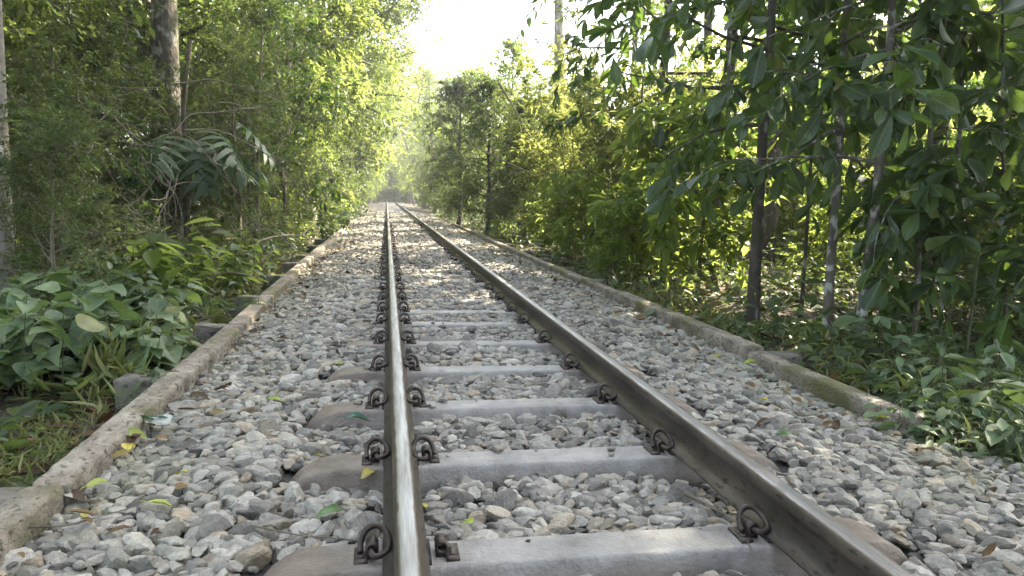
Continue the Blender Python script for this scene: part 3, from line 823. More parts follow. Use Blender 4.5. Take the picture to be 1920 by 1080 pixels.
def bamboo(seed, n, H, spread):
    rng = np.random.default_rng(seed); wood, cr = Geo(), Geo()
    LP, LD = [], []
    for i in range(n):
        az = rng.uniform(0, 2 * np.pi); b = np.array([math.cos(az), math.sin(az), 0]) * rng.uniform(0, .35)
        h = H * rng.uniform(.6, 1.1); out = spread * rng.uniform(.3, 1.1); az += rng.normal(0, .4)
        t = np.linspace(0, 1, 12)
        P = b + np.stack([math.cos(az) * out * t ** 2.2, math.sin(az) * out * t ** 2.2, h * (t - .18 * t ** 4)], 1)
        wood.add(*tube(P, .012 * (1 - .8 * t), 5))
        for j in range(30):
            s = rng.uniform(.07, 1)
            q = np.array([np.interp(s, t, P[:, k]) for k in range(3)])
            a2 = rng.uniform(0, 2 * np.pi); bl = rng.uniform(.25, .7) * (1.2 - .6 * s)
            d = np.array([math.cos(a2), math.sin(a2), rng.uniform(-.1, .6)])
            e = q + d * bl
            wood.add(*tube(np.array([q, (q + e) / 2 + [0, 0, .04], e - [0, 0, .06]]), np.array([.003, .0022, .0012]), 3))
            m = 13
            ss = rng.uniform(.25, 1, m)[:, None]
            LP.append(q + (e - q) * ss + rng.normal(0, .02, (m, 3)))
            LD.append(d + rng.normal(0, .75, (m, 3)) + [0, 0, -.35])
    LP, LD = np.concatenate(LP), np.concatenate(LD)
    nn = rng.normal(size=LP.shape) * .6 + [0, 0, 1]
    L = .15 * np.exp(rng.normal(0, .22, len(LP)))
    add_leaves(cr, 'lo', LP, LD, nn, L, L * .17, rng, 0, .15)
    return [('culm', wood.mesh('culm', [M['stem']])), ('foliage', cr.mesh('foliage', [M['bamboo_leaf']]))]
BAM = [bamboo(450 + i, 16, (4.6, 5.2, 4.0)[i], (1.5, 1.9, 1.3)[i]) for i in range(3)]

def herb(seed, stems, h, leafL, tpl, wr, mat, spread=.3, nodes=5, pair=2, pet=.05):
    """leafy stems with leaves on short stalks"""
    rng = np.random.default_rng(seed); wood, cr = Geo(), Geo()
    LP, LD = [], []
    for i in range(stems):
        az = rng.uniform(0, 2 * np.pi); b = np.array([math.cos(az), math.sin(az), 0]) * spread * math.sqrt(rng.random())
        hh = h * rng.uniform(.5, 1.1); ln = rng.normal(0, .22, 2) * hh
        t = np.linspace(0, 1, 6)
        P = b + np.stack([ln[0] * t ** 1.5, ln[1] * t ** 1.5, hh * t], 1)
        wood.add(*tube(P, .0042 * (1.1 - .7 * t), 4))
        for j in range(nodes):
            s = .3 + .7 * (j + rng.random() * .6) / nodes
            q = np.array([np.interp(min(s, 1), t, P[:, k]) for k in range(3)])
            a0 = rng.uniform(0, 2 * np.pi)
            for k in range(pair):
                a2 = a0 + k * 2 * np.pi / pair + rng.normal(0, .25)
                d = np.array([math.cos(a2), math.sin(a2), rng.uniform(.0, .5)])
                e = q + d * pet * rng.uniform(.6, 1.3)
                wood.add(*tube(np.array([q, (q + e) / 2, e]), .0016, 3))
                LP.append(e); LD.append(d * [1, 1, 0] + [0, 0, rng.normal(-.25, .25)])
    LP, LD = np.array(LP), np.array(LD)
    nn = rng.normal(size=LP.shape) * .28 + [0, 0, 1]
    L = leafL * np.exp(rng.normal(0, .32, len(LP)))
    add_leaves(cr, tpl, LP, LD, nn, L, L * wr, rng, 0, .12)
    return [('stem', wood.mesh('stem', [M['stem']])), ('foliage', cr.mesh('foliage', [mat]))]
HERB = [herb(500 + i, 14, .47, .118, 'heart', .80, M['herb_leaf'], .34, 6, 2, .06) for i in range(3)]
LHERB = [herb(520 + i, 10, .5, .12, 'hi', .5, M['bright_leaf'], .3, 6, 2, .04) for i in range(2)]
SEED = [herb(540 + i, 6, .30, .10, 'hi', .46, M['herb_leaf'], .22, 4, 2, .04) for i in range(3)]
WEED = [herb(560 + i, 4, .12, .06, 'hi', .5, M['herb_leaf'], .08, 3, 2, .02) for i in range(2)]

# ------------------------------------------------------------------ the named plants
exec_list = []
def P(kind, T, px, py, y, rz, sc, name, cat, label, group=None, tilt=(0, 0), dz=0.0):
    w = at_depth(px, py, y)
    return plant(name, cat, T, gpos(w.x, y, dz), rz, sc, label, group, tilt)

# right side saplings
G_S = 'big-leaved saplings behind the right kerb'
P('s', SAP[0], 1410, 620, 6.1, .3, 1.12, 'sapling', 'sapling', 'straight dark-barked sapling, thickest trunk behind the right kerb', G_S)
P('s', SAP[1], 1548, 660, 5.35, 1.3, 1.0, 'sapling', 'sapling', 'lichen-patched sapling leaning to the right, just left of its upright twin', G_S, (0, .05))
P('s', SAP[2], 1608, 680, 4.95, 2.1, 1.02, 'sapling', 'sapling', 'upright sapling with pale lichen bands on its trunk near the mossy block', G_S)
P('s', SAP[3], 1710, 690, 4.75, .5, .85, 'sapling', 'sapling', 'thin pale-stemmed sapling right of the two lichen-barked ones', G_S)
P('s', SAP[3], 1752, 690, 5.2, 4.0, 1.0, 'sapling', 'sapling', 'slender grey sapling second from the right edge with drooping dark leaves', G_S, (0, .06))
P('s', SAP[4], 1885, 700, 4.6, 2.5, .9, 'sapling', 'sapling', 'thin black-stemmed sapling leaning right at the right photo edge', G_S, (0, .10))
P('s', SAP[4], 1500, 610, 6.9, 5.0, 1.05, 'sapling', 'sapling', 'thin dark sapling between the straight dark one and the leaning lichen one', G_S)
P('s', SAP[0], 1960, 640, 5.6, 3.3, 1.0, 'sapling', 'sapling', 'leafy sapling whose branches come in from beyond the right photo edge', G_S)
P('s', SAP[2], 1340, 540, 8.6, 2.2, .9, 'sapling', 'sapling', 'sapling left of and beyond the straight dark one, beside the bright shrub', G_S)
# tall dark trees on the right
P('t', BIGT[0], 1325, 540, 10.0, 2.6, 1.0, 'broadleaf_tree', 'tree', 'tall dark broadleaf tree whose crown hangs over the upper right', 'dark broadleaf trees on the right', (0, -.05))
P('t', BIGT[1], 1640, 540, 8.8, .4, 1.0, 'broadleaf_tree', 'tree', 'dark broadleaf tree filling the top behind the lichen saplings', 'dark broadleaf trees on the right')
P('t', BIGT[1], 1900, 540, 8.5, 4.4, .9, 'broadleaf_tree', 'tree', 'dark broadleaf tree at the upper right corner', 'dark broadleaf trees on the right')
P('t', BIGT[1], 1215, 540, 13.2, 1.7, 1.12, 'broadleaf_tree', 'tree', 'dark broadleaf tree over the bamboo, right of the tall pale trunk', 'dark broadleaf trees on the right', (0, -.04))
LOWS = []      # young plants of the same kind, leafy to the ground
for i in range(2):
    w, c = grow(440 + i, 1.5, .014, .12, .62, 15, 4, 6, 'obo', .20, .42, (M['stem'], M['glossy_leaf']), droop=.5, elev=(5, 45), shape='full', bend=.03, twigL=.3, tz=.45, ntop=1.0)
    LOWS.append([('trunk', w), ('crown', c)])
for px, y, k, sc, lab in ((1815, 4.5, 1, 1.0, 'young big-leaved plant in front of the black-stemmed sapling'), (1740, 6.4, 1, 1.2, 'young big-leaved plant in the second row behind the slender grey sapling')):
    P('y', LOWS[k], px, 640, y, px * .37, sc, 'young_sapling', 'sapling', lab, 'young big-leaved plants under the saplings')
# bright shrubs
G_B = 'bright shrubs behind the right kerb'
P('b', SHRUB[0], 1245, 470, 9.6, .2, 1.55, 'bright_shrub', 'shrub', 'bright yellow-green shrub beside the right kerb, left of the straight dark sapling', G_B)
P('b', SHRUB[1], 1310, 520, 8.0, 1.2, 1.35, 'bright_shrub', 'shrub', 'sunlit shrub right in front of the dark sapling row', G_B)
P('b', SHRUB[2], 1185, 490, 10.8, 3.2, 1.1, 'bright_shrub', 'shrub', 'low light shrub at the foot of the bamboo beside the kerb', G_B)
# bamboo thicket
G_M = 'bamboo clumps right of the track'
for px, y, k, sc, lab in ((1075, 15.0, 0, 1.0, 'feathery bamboo clump nearest the track right of the dark round tree'), (1150, 13.5, 1, .95, 'tall yellow-green bamboo clump in the middle of the thicket'),
                          (1235, 12.0, 2, 1.0, 'bamboo clump behind the bright shrub'), (1300, 14.0, 1, 1.05, 'bamboo clump glowing behind the straight dark sapling'),
                          (1030, 18.0, 2, 1.1, 'farthest bamboo clump, against the dark round tree')):
    P('m', BAM[k], px, 480, y, px * .7, sc, 'bamboo', 'bamboo', lab, G_M)
r2 = random.Random(4)
for i in range(13):
    x = r2.uniform(8.0, 13.5); y = r2.uniform(6.0, 22)
    plant('bamboo', 'bamboo', BAM[i % 3], gpos(x, y), r2.uniform(0, 6), r2.uniform(.75, 1.2), 'pale sunlit bamboo clump glimpsed through the big-leaved saplings on the right', 'sunlit bamboo behind the saplings')
# dark rounded trees over the right kerb, then the far ones
P('d', DARK[0], 915, 440, 21.0, .5, .80, 'dark_tree', 'tree', 'dark round-crowned tree leaning over the right kerb before the sky gap', 'dark small trees on the right')
P('d', DARK[1], 985, 450, 19.0, 2.5, .66, 'dark_tree', 'tree', 'dark bushy tree just right of the round-crowned one', 'dark small trees on the right')
P('d', DARK[1], 860, 420, 27.0, 1.5, .95, 'dark_tree', 'tree', 'grey-green tree beyond the round-crowned one on the right', 'dark small trees on the right')
P('u', SUNT[1], 955, 440, 27.0, .7, .74, 'sunlit_tree', 'tree', 'feathery sunlit treetop standing up into the sky gap', 'sunlit trees')
P('u', SUNT[0], 880, 420, 33.0, 2.7, .85, 'sunlit_tree', 'tree', 'sunlit yellow-green treetop just below the sky gap', 'sunlit trees')
# tall pale trunk against the sky
w, c = grow(390, 19, .30, .62, 4.2, 22, 12, 26, 'lo', .2, .5, (M['bark_pale'], M['canopy_leaf']), tubes=12, shape='round', twig_tube=False, bend=.018)
P('q', [('trunk', w), ('crown', c)], 1045, 420, 30.0, 0, 1.0, 'tall_tree', 'tree', 'tall pale trunk rising into the sky gap, upper centre', None, (0, -.035))

# left side trunks
w, c = grow(391, 12.5, .082, .45, 3.6, 26, 12, 30, 'lo', .13, .45, (M['bark_pale'], M['small_leaf']), tubes=14, shape='round', twig_tube=False, bend=.008)
P('l', [('trunk', w), ('crown', c)], 6, 540, 6.4, 0, 1.0, 'pale_tree', 'tree', 'pale lichen-spotted trunk along the left photo edge', None, (0, .01))
w, c = grow(392, 14, .215, .42, 4.2, 30, 12, 32, 'lo', .13, .46, (M['bark_brown'], M['small_leaf']), tubes=16, shape='round', twig_tube=False, bend=.006)
P('l', [('trunk', w), ('crown', c)], 322, 470, 11.5, 0, 1.0, 'big_tree', 'tree', 'thick brown trunk on the left carrying the lobed-leaf climber')
w, c = grow(393, 8, .10, .3, 2.4, 22, 12, 28, 'lo', .12, .46, (M['bark_dark'], M['small_leaf']), tubes=10, shape='round', twig_tube=False, lean=(-.16, 0))
P('l', [('trunk', w), ('crown', c)], 110, 480, 9.0, 0, 1.0, 'leaning_tree', 'tree', 'dark trunk leaning left between the pale and the thick left trunks')

# bushes and trees along the left
G_LB = 'small-leaved bushes on the left'
left_b = [(-3.0, 5.9, 0, .42, 'low bush in front of the pale trunk at the left edge'), (-3.7, 6.9, 2, .6, 'bush right of the pale left-edge trunk'), (-4.25, 10.8, 0, .72, 'bush just left of the climber, covering the lower thick trunk'), (-2.75, 11.4, 2, .7, 'low bush right of the climber by the foot of the thick trunk'), (-3.55, 11.0, 2, .5, 'bush under the lobed climber, hiding the foot of the thick trunk'), (-3.9, 8.2, 0, .85, 'small-leaved bush between the pale trunk and the lobed climber'), (-4.6, 7.6, 1, 1.0, 'vine-hung bush behind the pale left trunk'),
          (-2.75, 13.2, 2, .95, 'grey-green bush just beyond the thick trunk'), (-2.6, 15.5, 3, 1.1, 'dense bush bulging toward the left kerb beyond the thick trunk'),
          (-6.4, 8.6, 3, 1.15, 'bush deep in shade at the left photo edge'), (-5.2, 10.5, 2, 1.2, 'bush to the left of the thick trunk')]
for x, y, k, sc, lab in left_b:
    plant('leafy_bush', 'bush', BUSH[k], gpos(x, y), x * 3 + y, sc, lab, G_LB)
for i in range(46):
    y = 9.5 + i * .95 + r2.uniform(-.4, .4); row = i % 3
    x = -(2.75 + row * 1.5 + r2.uniform(-.25, .5)) if y > 16 else -(4.4 + row * 1.6 + r2.uniform(-.3, .5))
    pxl = 725 + (x - CAM.x) * F_PX / y
    if y < 13 and 255 < pxl < 420: x -= 2.2
    lab = 'green bush in the unbroken leaf wall beyond the thick trunk on the left' if y > 16 else 'green bush in the dim leaf wall around the thick left trunk'
    plant('leafy_bush', 'bush', BUSH[i % 4], gpos(x, y), r2.uniform(0, 6), r2.uniform(.8, 1.35), lab, G_LB)
G_RB = 'small-leaved bushes on the right'
for i in range(34):
    y = 20 + i * 1.5 + r2.uniform(-.6, .6); x = 2.9 + (i % 3) * 1.4 + r2.uniform(-.25, .6)
    T = BUSH[i % 4] if i % 4 else BAM[i % 3]
    plant('leafy_bush', 'bush', BUSH[i % 4], gpos(x, y), r2.uniform(0, 6), r2.uniform(.65, 1.15), 'green bush along the right side beyond the bamboo thicket', G_RB)
G_LT = 'canopy trees left of the track'
for i, (x, y, k, sc) in enumerate([(-4.6, 14.5, 0, .95), (-3.3, 19.5, 1, 1.05), (-2.9, 24.5, 2, 1.1), (-2.7, 21.6, 1, 1.05), (-2.8, 32.0, 2, 1.1), (-3.0, 29.5, 3, 1.05), (-2.9, 35, 0, 1.0), (-8, 10, 1, 1.0), (-8.5, 15.5, 2, 1.1), (-7.8, 21, 3, 1.15), (-7.6, 28, 1, 1.2), (-12, 9, 0, 1.1), (-13, 17, 2, 1.2), (-6.3, 5.2, 3, .85), (-10.5, 5.5, 2, 1.0), (-7.5, 36, 2, 1.1), (-12.5, 26, 3, 1.2)]):
    labs = ['leafy tree right behind the thick left trunk, crown reaching the top edge', 'tall tree with its sunlit crown arching over the left rail', 'yellow-lit tree whose crown borders the sky gap on the left']
    plant('canopy_tree', 'tree', TREE[k], gpos(x, y), r2.uniform(0, 6), sc, labs[i] if i < 3 else 'leaning sunlit tree whose crown hangs over the rails at the gap' if -3 < x else 'forest tree in the deep canopy left of the track', G_LT, (0, .2 if x > -3.1 else .12 if x > -4 else 0))
G_FT = 'far trees arching over the track'
for i in range(34):
    y = 40 + i * 2.4 + r2.uniform(-.8, .8); sd = -1 if i % 2 else 1
    x = sd * (3.3 + r2.uniform(0, 1.2) - min(.9, (y - 40) * .015)); 
    T = (TREE[i % 4] if r2.random() < .6 else SUNT[i % 3])
    plant('far_tree', 'tree', T, gpos(x, y), r2.uniform(0, 6), r2.uniform(.7, 1.0) * (.62 if sd > 0 and y < 52 else .85 if sd > 0 and y < 74 else 1), f'hazy tree arching over the far track from the {"left" if sd < 0 else "right"}', G_FT, (0, -sd * (.10 + .22 * r2.random())))
for i, (x, y, T, sc, tl) in enumerate([(-2.7, 44, TREE[1], .74, .26), (2.7, 51, TREE[2], .70, -.28), (-2.6, 58, SUNT[1], .95, .30), (2.6, 66, TREE[1], .72, -.26), (-2.6, 75, TREE[2], .75, .28), (2.5, 84, SUNT[2], .9, -.26), (-2.5, 95, TREE[1], .8, .25), (2.5, 104, TREE[2], .8, -.25)]):
    plant('far_tree', 'tree', T, gpos(x, y), i * 1.3, sc, f'leaning far tree closing the leaf tunnel over the rails from the {"left" if x < 0 else "right"}', G_FT, (0, tl))
for i in range(9):
    plant('far_tree', 'tree', (SUNT + TREE)[i % 6], gpos(-7 + i * 1.75, 128 + (i * 5) % 7), i * 1.1, .8, 'pale tree closing the far end of the track', G_FT)
for i in range(8):
    plant('far_tree', 'tree', (TREE[1], SUNT[1], TREE[2], SUNT[2])[i % 4], gpos(-6.5 + i * 2.5, 134 + (i * 5) % 11), i * 1.9, (1.75, 2.35, 2.05, 2.5, 2.2, 2.0, 1.9, 2.0)[i], 'tall pale sunlit tree standing behind the vanishing point of the rails', G_FT)
for i, (x, y, T, sc) in enumerate([(-3.4, 108, SUNT[1], 1.0), (-.9, 112, TREE[1], .95), (1.6, 109, SUNT[2], 1.0), (4.0, 113, TREE[2], 1.0), (-6, 114, TREE[1], 1.1), (.4, 119, TREE[2], 1.35), (-2.6, 121, SUNT[2], 1.7), (3.2, 121, SUNT[1], 1.9), (6.6, 110, SUNT[0], 1.2)]):
    plant('far_tree', 'tree', T, gpos(x, y), i * 1.7, sc, 'yellow-green tree in the wooded rise that closes the track beyond its last rails', G_FT)
for i in range(16):
    plant('leafy_bush', 'bush', (BUSH[1], SUNB[i % 3])[i % 2], gpos(-5.5 + i * .75, 105.5 + (i * 7) % 5), i * 1.3, 1.5 + .35 * (i % 3), 'pale bush closing the far end of the track', G_FT)
G_RT = 'sunlit trees behind the bamboo'
for i in range(26):
    x = r2.uniform(17, 26); y = r2.uniform(4, 48)
    plant('sunlit_tree', 'tree', SUNT[i % 3], gpos(x, y), r2.uniform(0, 6), r2.uniform(.85, 1.2), 'yellow-green sunlit tree in the background right of the track', G_RT)

for i in range(34):
    x = r2.uniform(5.2, 12.5); y = r2.uniform(4.5, 18)
    plant('sunny_bush', 'bush', SUNB[i % 3], gpos(x, y), r2.uniform(0, 6), r2.uniform(.5, .95), 'bright backlit bush in the sunny clearing behind the big-leaved saplings', 'bushes in the sunny clearing')
for i, (x, y) in enumerate([(4.6, -.8), (6.2, 1.6), (5.9, 5.0), (6.4, 8.6), (6.2, 12.4), (6.6, 16.4), (6.2, 20.5), (4.6, -4.8), (6.6, -2.5), (3.6, 1.2), (9.2, 6.2), (9.4, 9.6), (9.0, 3.0)]):  # added so their high crowns keep the sun off track and left wall
    plant('shade_tree', 'tree', HIGH[i % 2], gpos(x, y), r2.uniform(0, 6), r2.uniform(.95, 1.1), 'tall tree added, mostly out of view, to shade the track from the right', 'added tall shade trees on the right')

for i, (x, y, T, sc) in enumerate([(-4.6, -6.5, 0, .85), (4.6, -7.5, 3, .9), (-.3, -12, 0, .8), (7, -11, 1, 1)]):  # unseen trees added to hold back sky light from behind the camera
    plant('canopy_tree', 'tree', TREE[T], gpos(x, y), r2.uniform(0, 6), sc, 'added tree out of view, closing off the sky light behind the viewpoint', 'trees behind the viewpoint')
for i, (x, y) in enumerate([(-3.0, -4), (-1.2, -7), (.8, -8), (2.9, -6), (4.4, -4.2), (-4.4, -1.8), (2.3, -9.5), (-.5, -9.8)]):  # unseen bushes added below them for the same blocking
    plant('leafy_bush', 'bush', BUSH[i % 4], gpos(x, y), r2.uniform(0, 6), 1.35, 'added bush out of view, closing off the sky light behind the viewpoint', 'trees behind the viewpoint')

# the far wood behind everything that can be told apart
def far_wood():
    rng = np.random.default_rng(77); g = Geo()
    n = 52000
    cl = 900
    cx = np.where(rng.random(cl) < .5, -rng.uniform(13, 34, cl), rng.uniform(27, 48, cl)); cyy = rng.uniform(-4, 125, cl)
    far = rng.random(cl) < .3
    cx = np.where(far, rng.uniform(-34, 40, cl), cx); cyy = np.where(far, rng.uniform(122, 150, cl), cyy)
    cz = rng.uniform(0, 1, cl) ** 1.2 * np.where(far, 13, np.where(cx < 0, 13, 7))
    k = rng.integers(0, cl, n)
    pos = np.stack([cx[k], cyy[k], cz[k]], 1) + rng.normal(0, 1.1, (n, 3))
    pos[:, 2] = np.abs(pos[:, 2])
    L = .42 * np.exp(rng.normal(0, .25, n))
    add_leaves(g, 'lo', pos, rng.normal(size=(n, 3)) + [0, 0, -.4], rng.normal(size=(n, 3)) * .6 + [0, 0, 1], L, L * .5, rng, 0, .2)
    tag(link('far_forest', g.mesh('far_forest', [M['canopy_leaf']])), 'unbroken mass of far green forest behind the trees', 'forest', kind='stuff')
far_wood()

# climbing plant with large lobed leaves
def lobed_leaf(seed):
    rng = np.random.default_rng(seed); g = Geo()
    L = .62
    V, F = [], []
    nl = 6
    cw = .05
    # midrib strip, then a tapering lobe on each side of every step
    n = 13
    ys = np.linspace(0, L, n)
    zc = lambda y: -.28 * (y / L) ** 2 * L
    for y in ys:
        w = cw * (1 - .75 * y / L)
        V += [(-w, y, zc(y) + .01), (0, y, zc(y)), (w, y, zc(y) + .01)]
    for i in range(n - 1):
        a = i * 3; F += [(a, a + 1, a + 4, a + 3), (a + 1, a + 2, a + 5, a + 4)]
    for s in (-1, 1):
        for j in range(nl):
            i0 = 1 + j * 2 - (1 if j == nl - 1 else 0)
            y0, y1 = ys[i0], ys[min(i0 + 1, n - 1)]
            t = j / (nl - 1)
            ll = L * (.50 * math.sin(math.pi * (.28 + .62 * t)) + .04) * rng.uniform(.88, 1.1)
            ang = R(8 + 52 * t)
            d = np.array([s * math.cos(ang), math.sin(ang), 0]); pr = np.array([-d[1] * s, d[0] * s, 0]) * s
            w = cw * (1 - .75 * y0 / L)
            c0 = np.array([s * w, (y0 + y1) / 2, 0])
            hw0 = (y1 - y0) * .68
            base = len(V)
            for q, wf in ((0, 1.0), (.35, .98), (.7, .72), (1.0, .08)):
                c = c0 + d * ll * q
                z = zc(c[1]) + .012 - .34 * ll * q * q
                perp = np.array([d[1], -d[0], 0])
                V += [tuple(c - perp * hw0 * wf + [0, 0, z]), tuple(c + perp * hw0 * wf + [0, 0, z])]
            for q in range(3):
                a = base + q * 2; F.append((a, a + 1, a + 3, a + 2))
            F.append((i0 * 3 + (0 if s < 0 else 2), base, base + 1, (i0 + 1) * 3 + (0 if s < 0 else 2)))
    g.add(np.array(V), np.array(F))
    return g.mesh('leaf', [M['lobed_leaf']])
LOB = [lobed_leaf(i) for i in range(3)]
def climber():
    rng = np.random.default_rng(8)
    c = at_depth(335, 320, 10.6)
    t = empty('climbing_plant', (c.x, 10.9, c.z))
    tag(t, 'climber with big deeply lobed leaves on the thick left trunk', 'climbing plant')
    g = Geo()
    g.add(*tube(smooth_path([(-.12, .2, -2.2), (-.05, .16, -1.0), (.02, .12, 0), (-.04, .2, .8), (.05, .26, 1.8)], 20), .035, 7))
    leafspec = []
    for i in range(22):
        a = R(-190 + i * 17 + rng.normal(0, 8)); hz = rng.uniform(-.05, .5) + (.35 if math.cos(a) > 0 else 0)
        leafspec.append((a, hz, rng.uniform(.35, .85)))
    for a, hz, pl in leafspec:
        b = np.array([rng.normal(0, .04), .05, hz * .6 - .1])
        d = np.array([math.cos(a), math.sin(a) * .7 - .25, .45])
        e = b + unit(d) * pl
        g.add(*tube(np.array([b, b + d * pl * .45 + [0, 0, .06], e]), [.012, .009, .006], 5))
        o = link('leaf', LOB[rng.integers(0, 3)], t)
        yaw = math.atan2(d[1], d[0]) - math.pi / 2
        o.location = e; o.rotation_euler = (R(rng.uniform(-48, -12)), R(rng.normal(0, 14)), yaw); s = rng.uniform(.95, 1.3); o.scale = (s, s, s)
    link('stem', g.mesh('stem', [M['twig']]), t)
climber()

# hanging vines on the left
def vines(seed, c, n, size, label):
    rng = np.random.default_rng(seed); t = empty('vine_tangle', c)
    for i in range(n):
        g = Geo(); a = rng.normal(0, 1, 3) * size; d = unit(rng.normal(size=3) * [1, .7, .8]); L = rng.uniform(.6, 1.9)
        pts = [a]
        for j in range(6):
            d = unit(d + rng.normal(0, .33, 3) + [0, 0, -.08]); pts.append(pts[-1] + d * L / 6)
        g.add(*tube(smooth_path(pts, 18), np.linspace(.007, .002, 19)[:19] * rng.uniform(.5, 1.1), 4))
        link('vine', g.mesh('vine', [M['twig']]), t)
    tag(t, label, 'vine', 'bare vine tangles on the left')
c = at_depth(190, 300, 7.6); vines(1, c, 60, (.85, .5, .75), 'tangle of thin bare vines left of the lobed climber')
c = at_depth(230, 380, 7.4); vines(2, c, 34, (.6, .4, .35), 'lower tangle of pale vines hanging in front of the dark gap on the left')
c = at_depth(1080, 380, 14.2); 
def branch(name, pts, rad, label, cat='branch', forks=()):
    g = Geo(); p = smooth_path(pts, 26); g.add(*tube(p, np.linspace(rad, rad * .45, len(p)), 7, cap=True))
    for f, rr in forks:
        q = smooth_path(f, 10); g.add(*tube(q, np.linspace(rr, rr * .4, len(q)), 5, cap=True))
    return tag(link(name, g.mesh(name, [M['twig']])), label, cat)
D = lambda px, py, y: tuple(at_depth(px, py, y))
branch('dead_branch', [D(462, 478, 9.3), D(490, 452, 9.6), D(530, 442, 9.9), D(566, 441, 10.2)], .019, 'bare pale branch arching over the left kerb', forks=[([D(566, 441, 10.2), D(576, 432, 10.3), D(586, 422, 10.4)], .011), ([D(566, 441, 10.2), D(576, 446, 10.2), D(586, 452, 10.2)], .007)])
branch('dead_branch', [D(935, 155, 18), D(965, 205, 18), D(1000, 265, 17.5), D(1040, 300, 17)], .03, 'long pale bare branch slanting down beside the dark round tree')
branch('dead_branch', [D(890, 275, 18), D(935, 297, 17.6), D(985, 320, 17.2), D(1010, 330, 17)], .022, 'thin pale branch lower in front of the dark round tree')
branch('dead_branch', [D(1205, 255, 11), D(1192, 245, 11), D(1203, 290, 11), D(1213, 328, 11)], .03, 'dark bare stick leaning among the bamboo')
branch('slim_trunk', [(3.35, 11.2, -.2), (3.36, 11.2, 1.2), (3.3, 11.2, 2.4), (3.33, 11.2, 3.4)], .03, 'bare dark slim trunk standing among the bamboo', 'trunk')

# low plants
G_H = 'broad-leaved herbs behind the left kerb'
hl = [(60, 690, 4.7, 0, 1.0, 'broad-leaved herb at the left photo edge above the grass'), (150, 700, 4.4, 1, 1.1, 'broad-leaved herb right above the grassy patch'), (215, 680, 4.7, 2, 1.0, 'broad-leaved herb leaning toward the square concrete block'),
      (20, 640, 5.4, 1, 1.15, 'taller herb under the pale trunk'), (110, 625, 5.6, 2, 1.1, 'pale-leaved herb in the second row of the left clump'), (200, 620, 5.7, 0, 1.1, 'herb in the second row behind the block'),
      (-30, 680, 4.5, 2, 1.0, 'herb cut by the left photo edge'), (285, 600, 6.0, 1, .8, 'herb with broad leaves just left of the second block')]
for px, py, y, k, sc, lab in hl:
    P('h', HERB[k], px, py, y, px * .3, sc, 'broadleaf_herb', 'herb', lab, G_H)
P('h', LHERB[0], 345, 560, 7.0, 1, 1.35, 'sunlit_herb', 'herb', 'yellow-green herb whose leaves reach over the left kerb', 'yellow-green herbs on the left')
P('h', LHERB[1], 300, 545, 7.4, 2, 1.4, 'sunlit_herb', 'herb', 'yellow-green herb behind the broad-leaved clump', 'yellow-green herbs on the left')
P('h', LHERB[1], 420, 520, 8.4, 3, 1.2, 'sunlit_herb', 'herb', 'yellow-green herb farther along the left kerb below the pale branch', 'yellow-green herbs on the left')
P('h', SEED[0], 1700, 760, 3.75, 1, 1.0, 'small_plant', 'plant', 'small plant where the right kerb sinks into the stones', 'low plants at the lower right')
sp = [(1760, 800, 3.3, 0, 1.0, 'low pale-leaved plant spreading over the buried kerb end'), (1840, 800, 3.15, 1, 1.0, 'low plant at the right with a yellow leaf under it'), (1900, 820, 2.95, 2, 1.0, 'low plant cut by the right photo edge'),
      (1680, 690, 4.3, 1, 1.1, 'dark-leaved seedling beside the thin pale sapling'), (1830, 730, 3.8, 2, 1.0, 'seedling behind the low spreading plants'), (1790, 840, 2.9, 2, .8, 'lowest plant on the right, leaning over the stones')]
for px, py, y, k, sc, lab in sp:
    P('h', SEED[k], px, py, y, px * .7, sc, 'small_plant', 'plant', lab, 'low plants at the lower right')
for px, y, k, sc, lab in ((1705, 2.98, 1, .8, 'low plant right at the buried kerb end, beside a round yellow leaf'), (1775, 2.8, 0, .85, 'low plant in front of the others at the lower right'), (1865, 2.62, 2, .9, 'low plant over the stones near the right photo edge'), (1810, 2.95, 1, .95, 'low bushy plant in the middle of the lower right patch'), (1925, 2.75, 0, 1.0, 'low plant at the very right edge beside the stones')):
    P('h', SEED[k], px, 780, y, px * .9, sc * .78, 'small_plant', 'plant', lab, 'low plants at the lower right')
for i in range(12):
    x, y = 2.35 + (i * 37 % 11) * .2, 9.2 + i * .85
    plant('verge_shrub', 'shrub', (SHRUB[i % 3], SHRUB[(i + 1) % 3], LHERB[i % 2])[i % 3], gpos(x, y), i * 1.7, .75 + .1 * (i % 4), 'low green shrub on the verge in front of the bamboo', 'verge shrubs before the bamboo')
for px, py, lab in ((485, 580, 'small weed on the stones by the left kerb'), (1250, 590, 'weed growing at the foot of the right kerb'), (280, 720, 'grassy weed at the joint of the left kerb')):
    w = to_world(px, py, -.05)
    plant('weed', 'weed', WEED[0], (w.x, w.y, -.06), px, 1.0, lab, 'weeds by the kerbs')

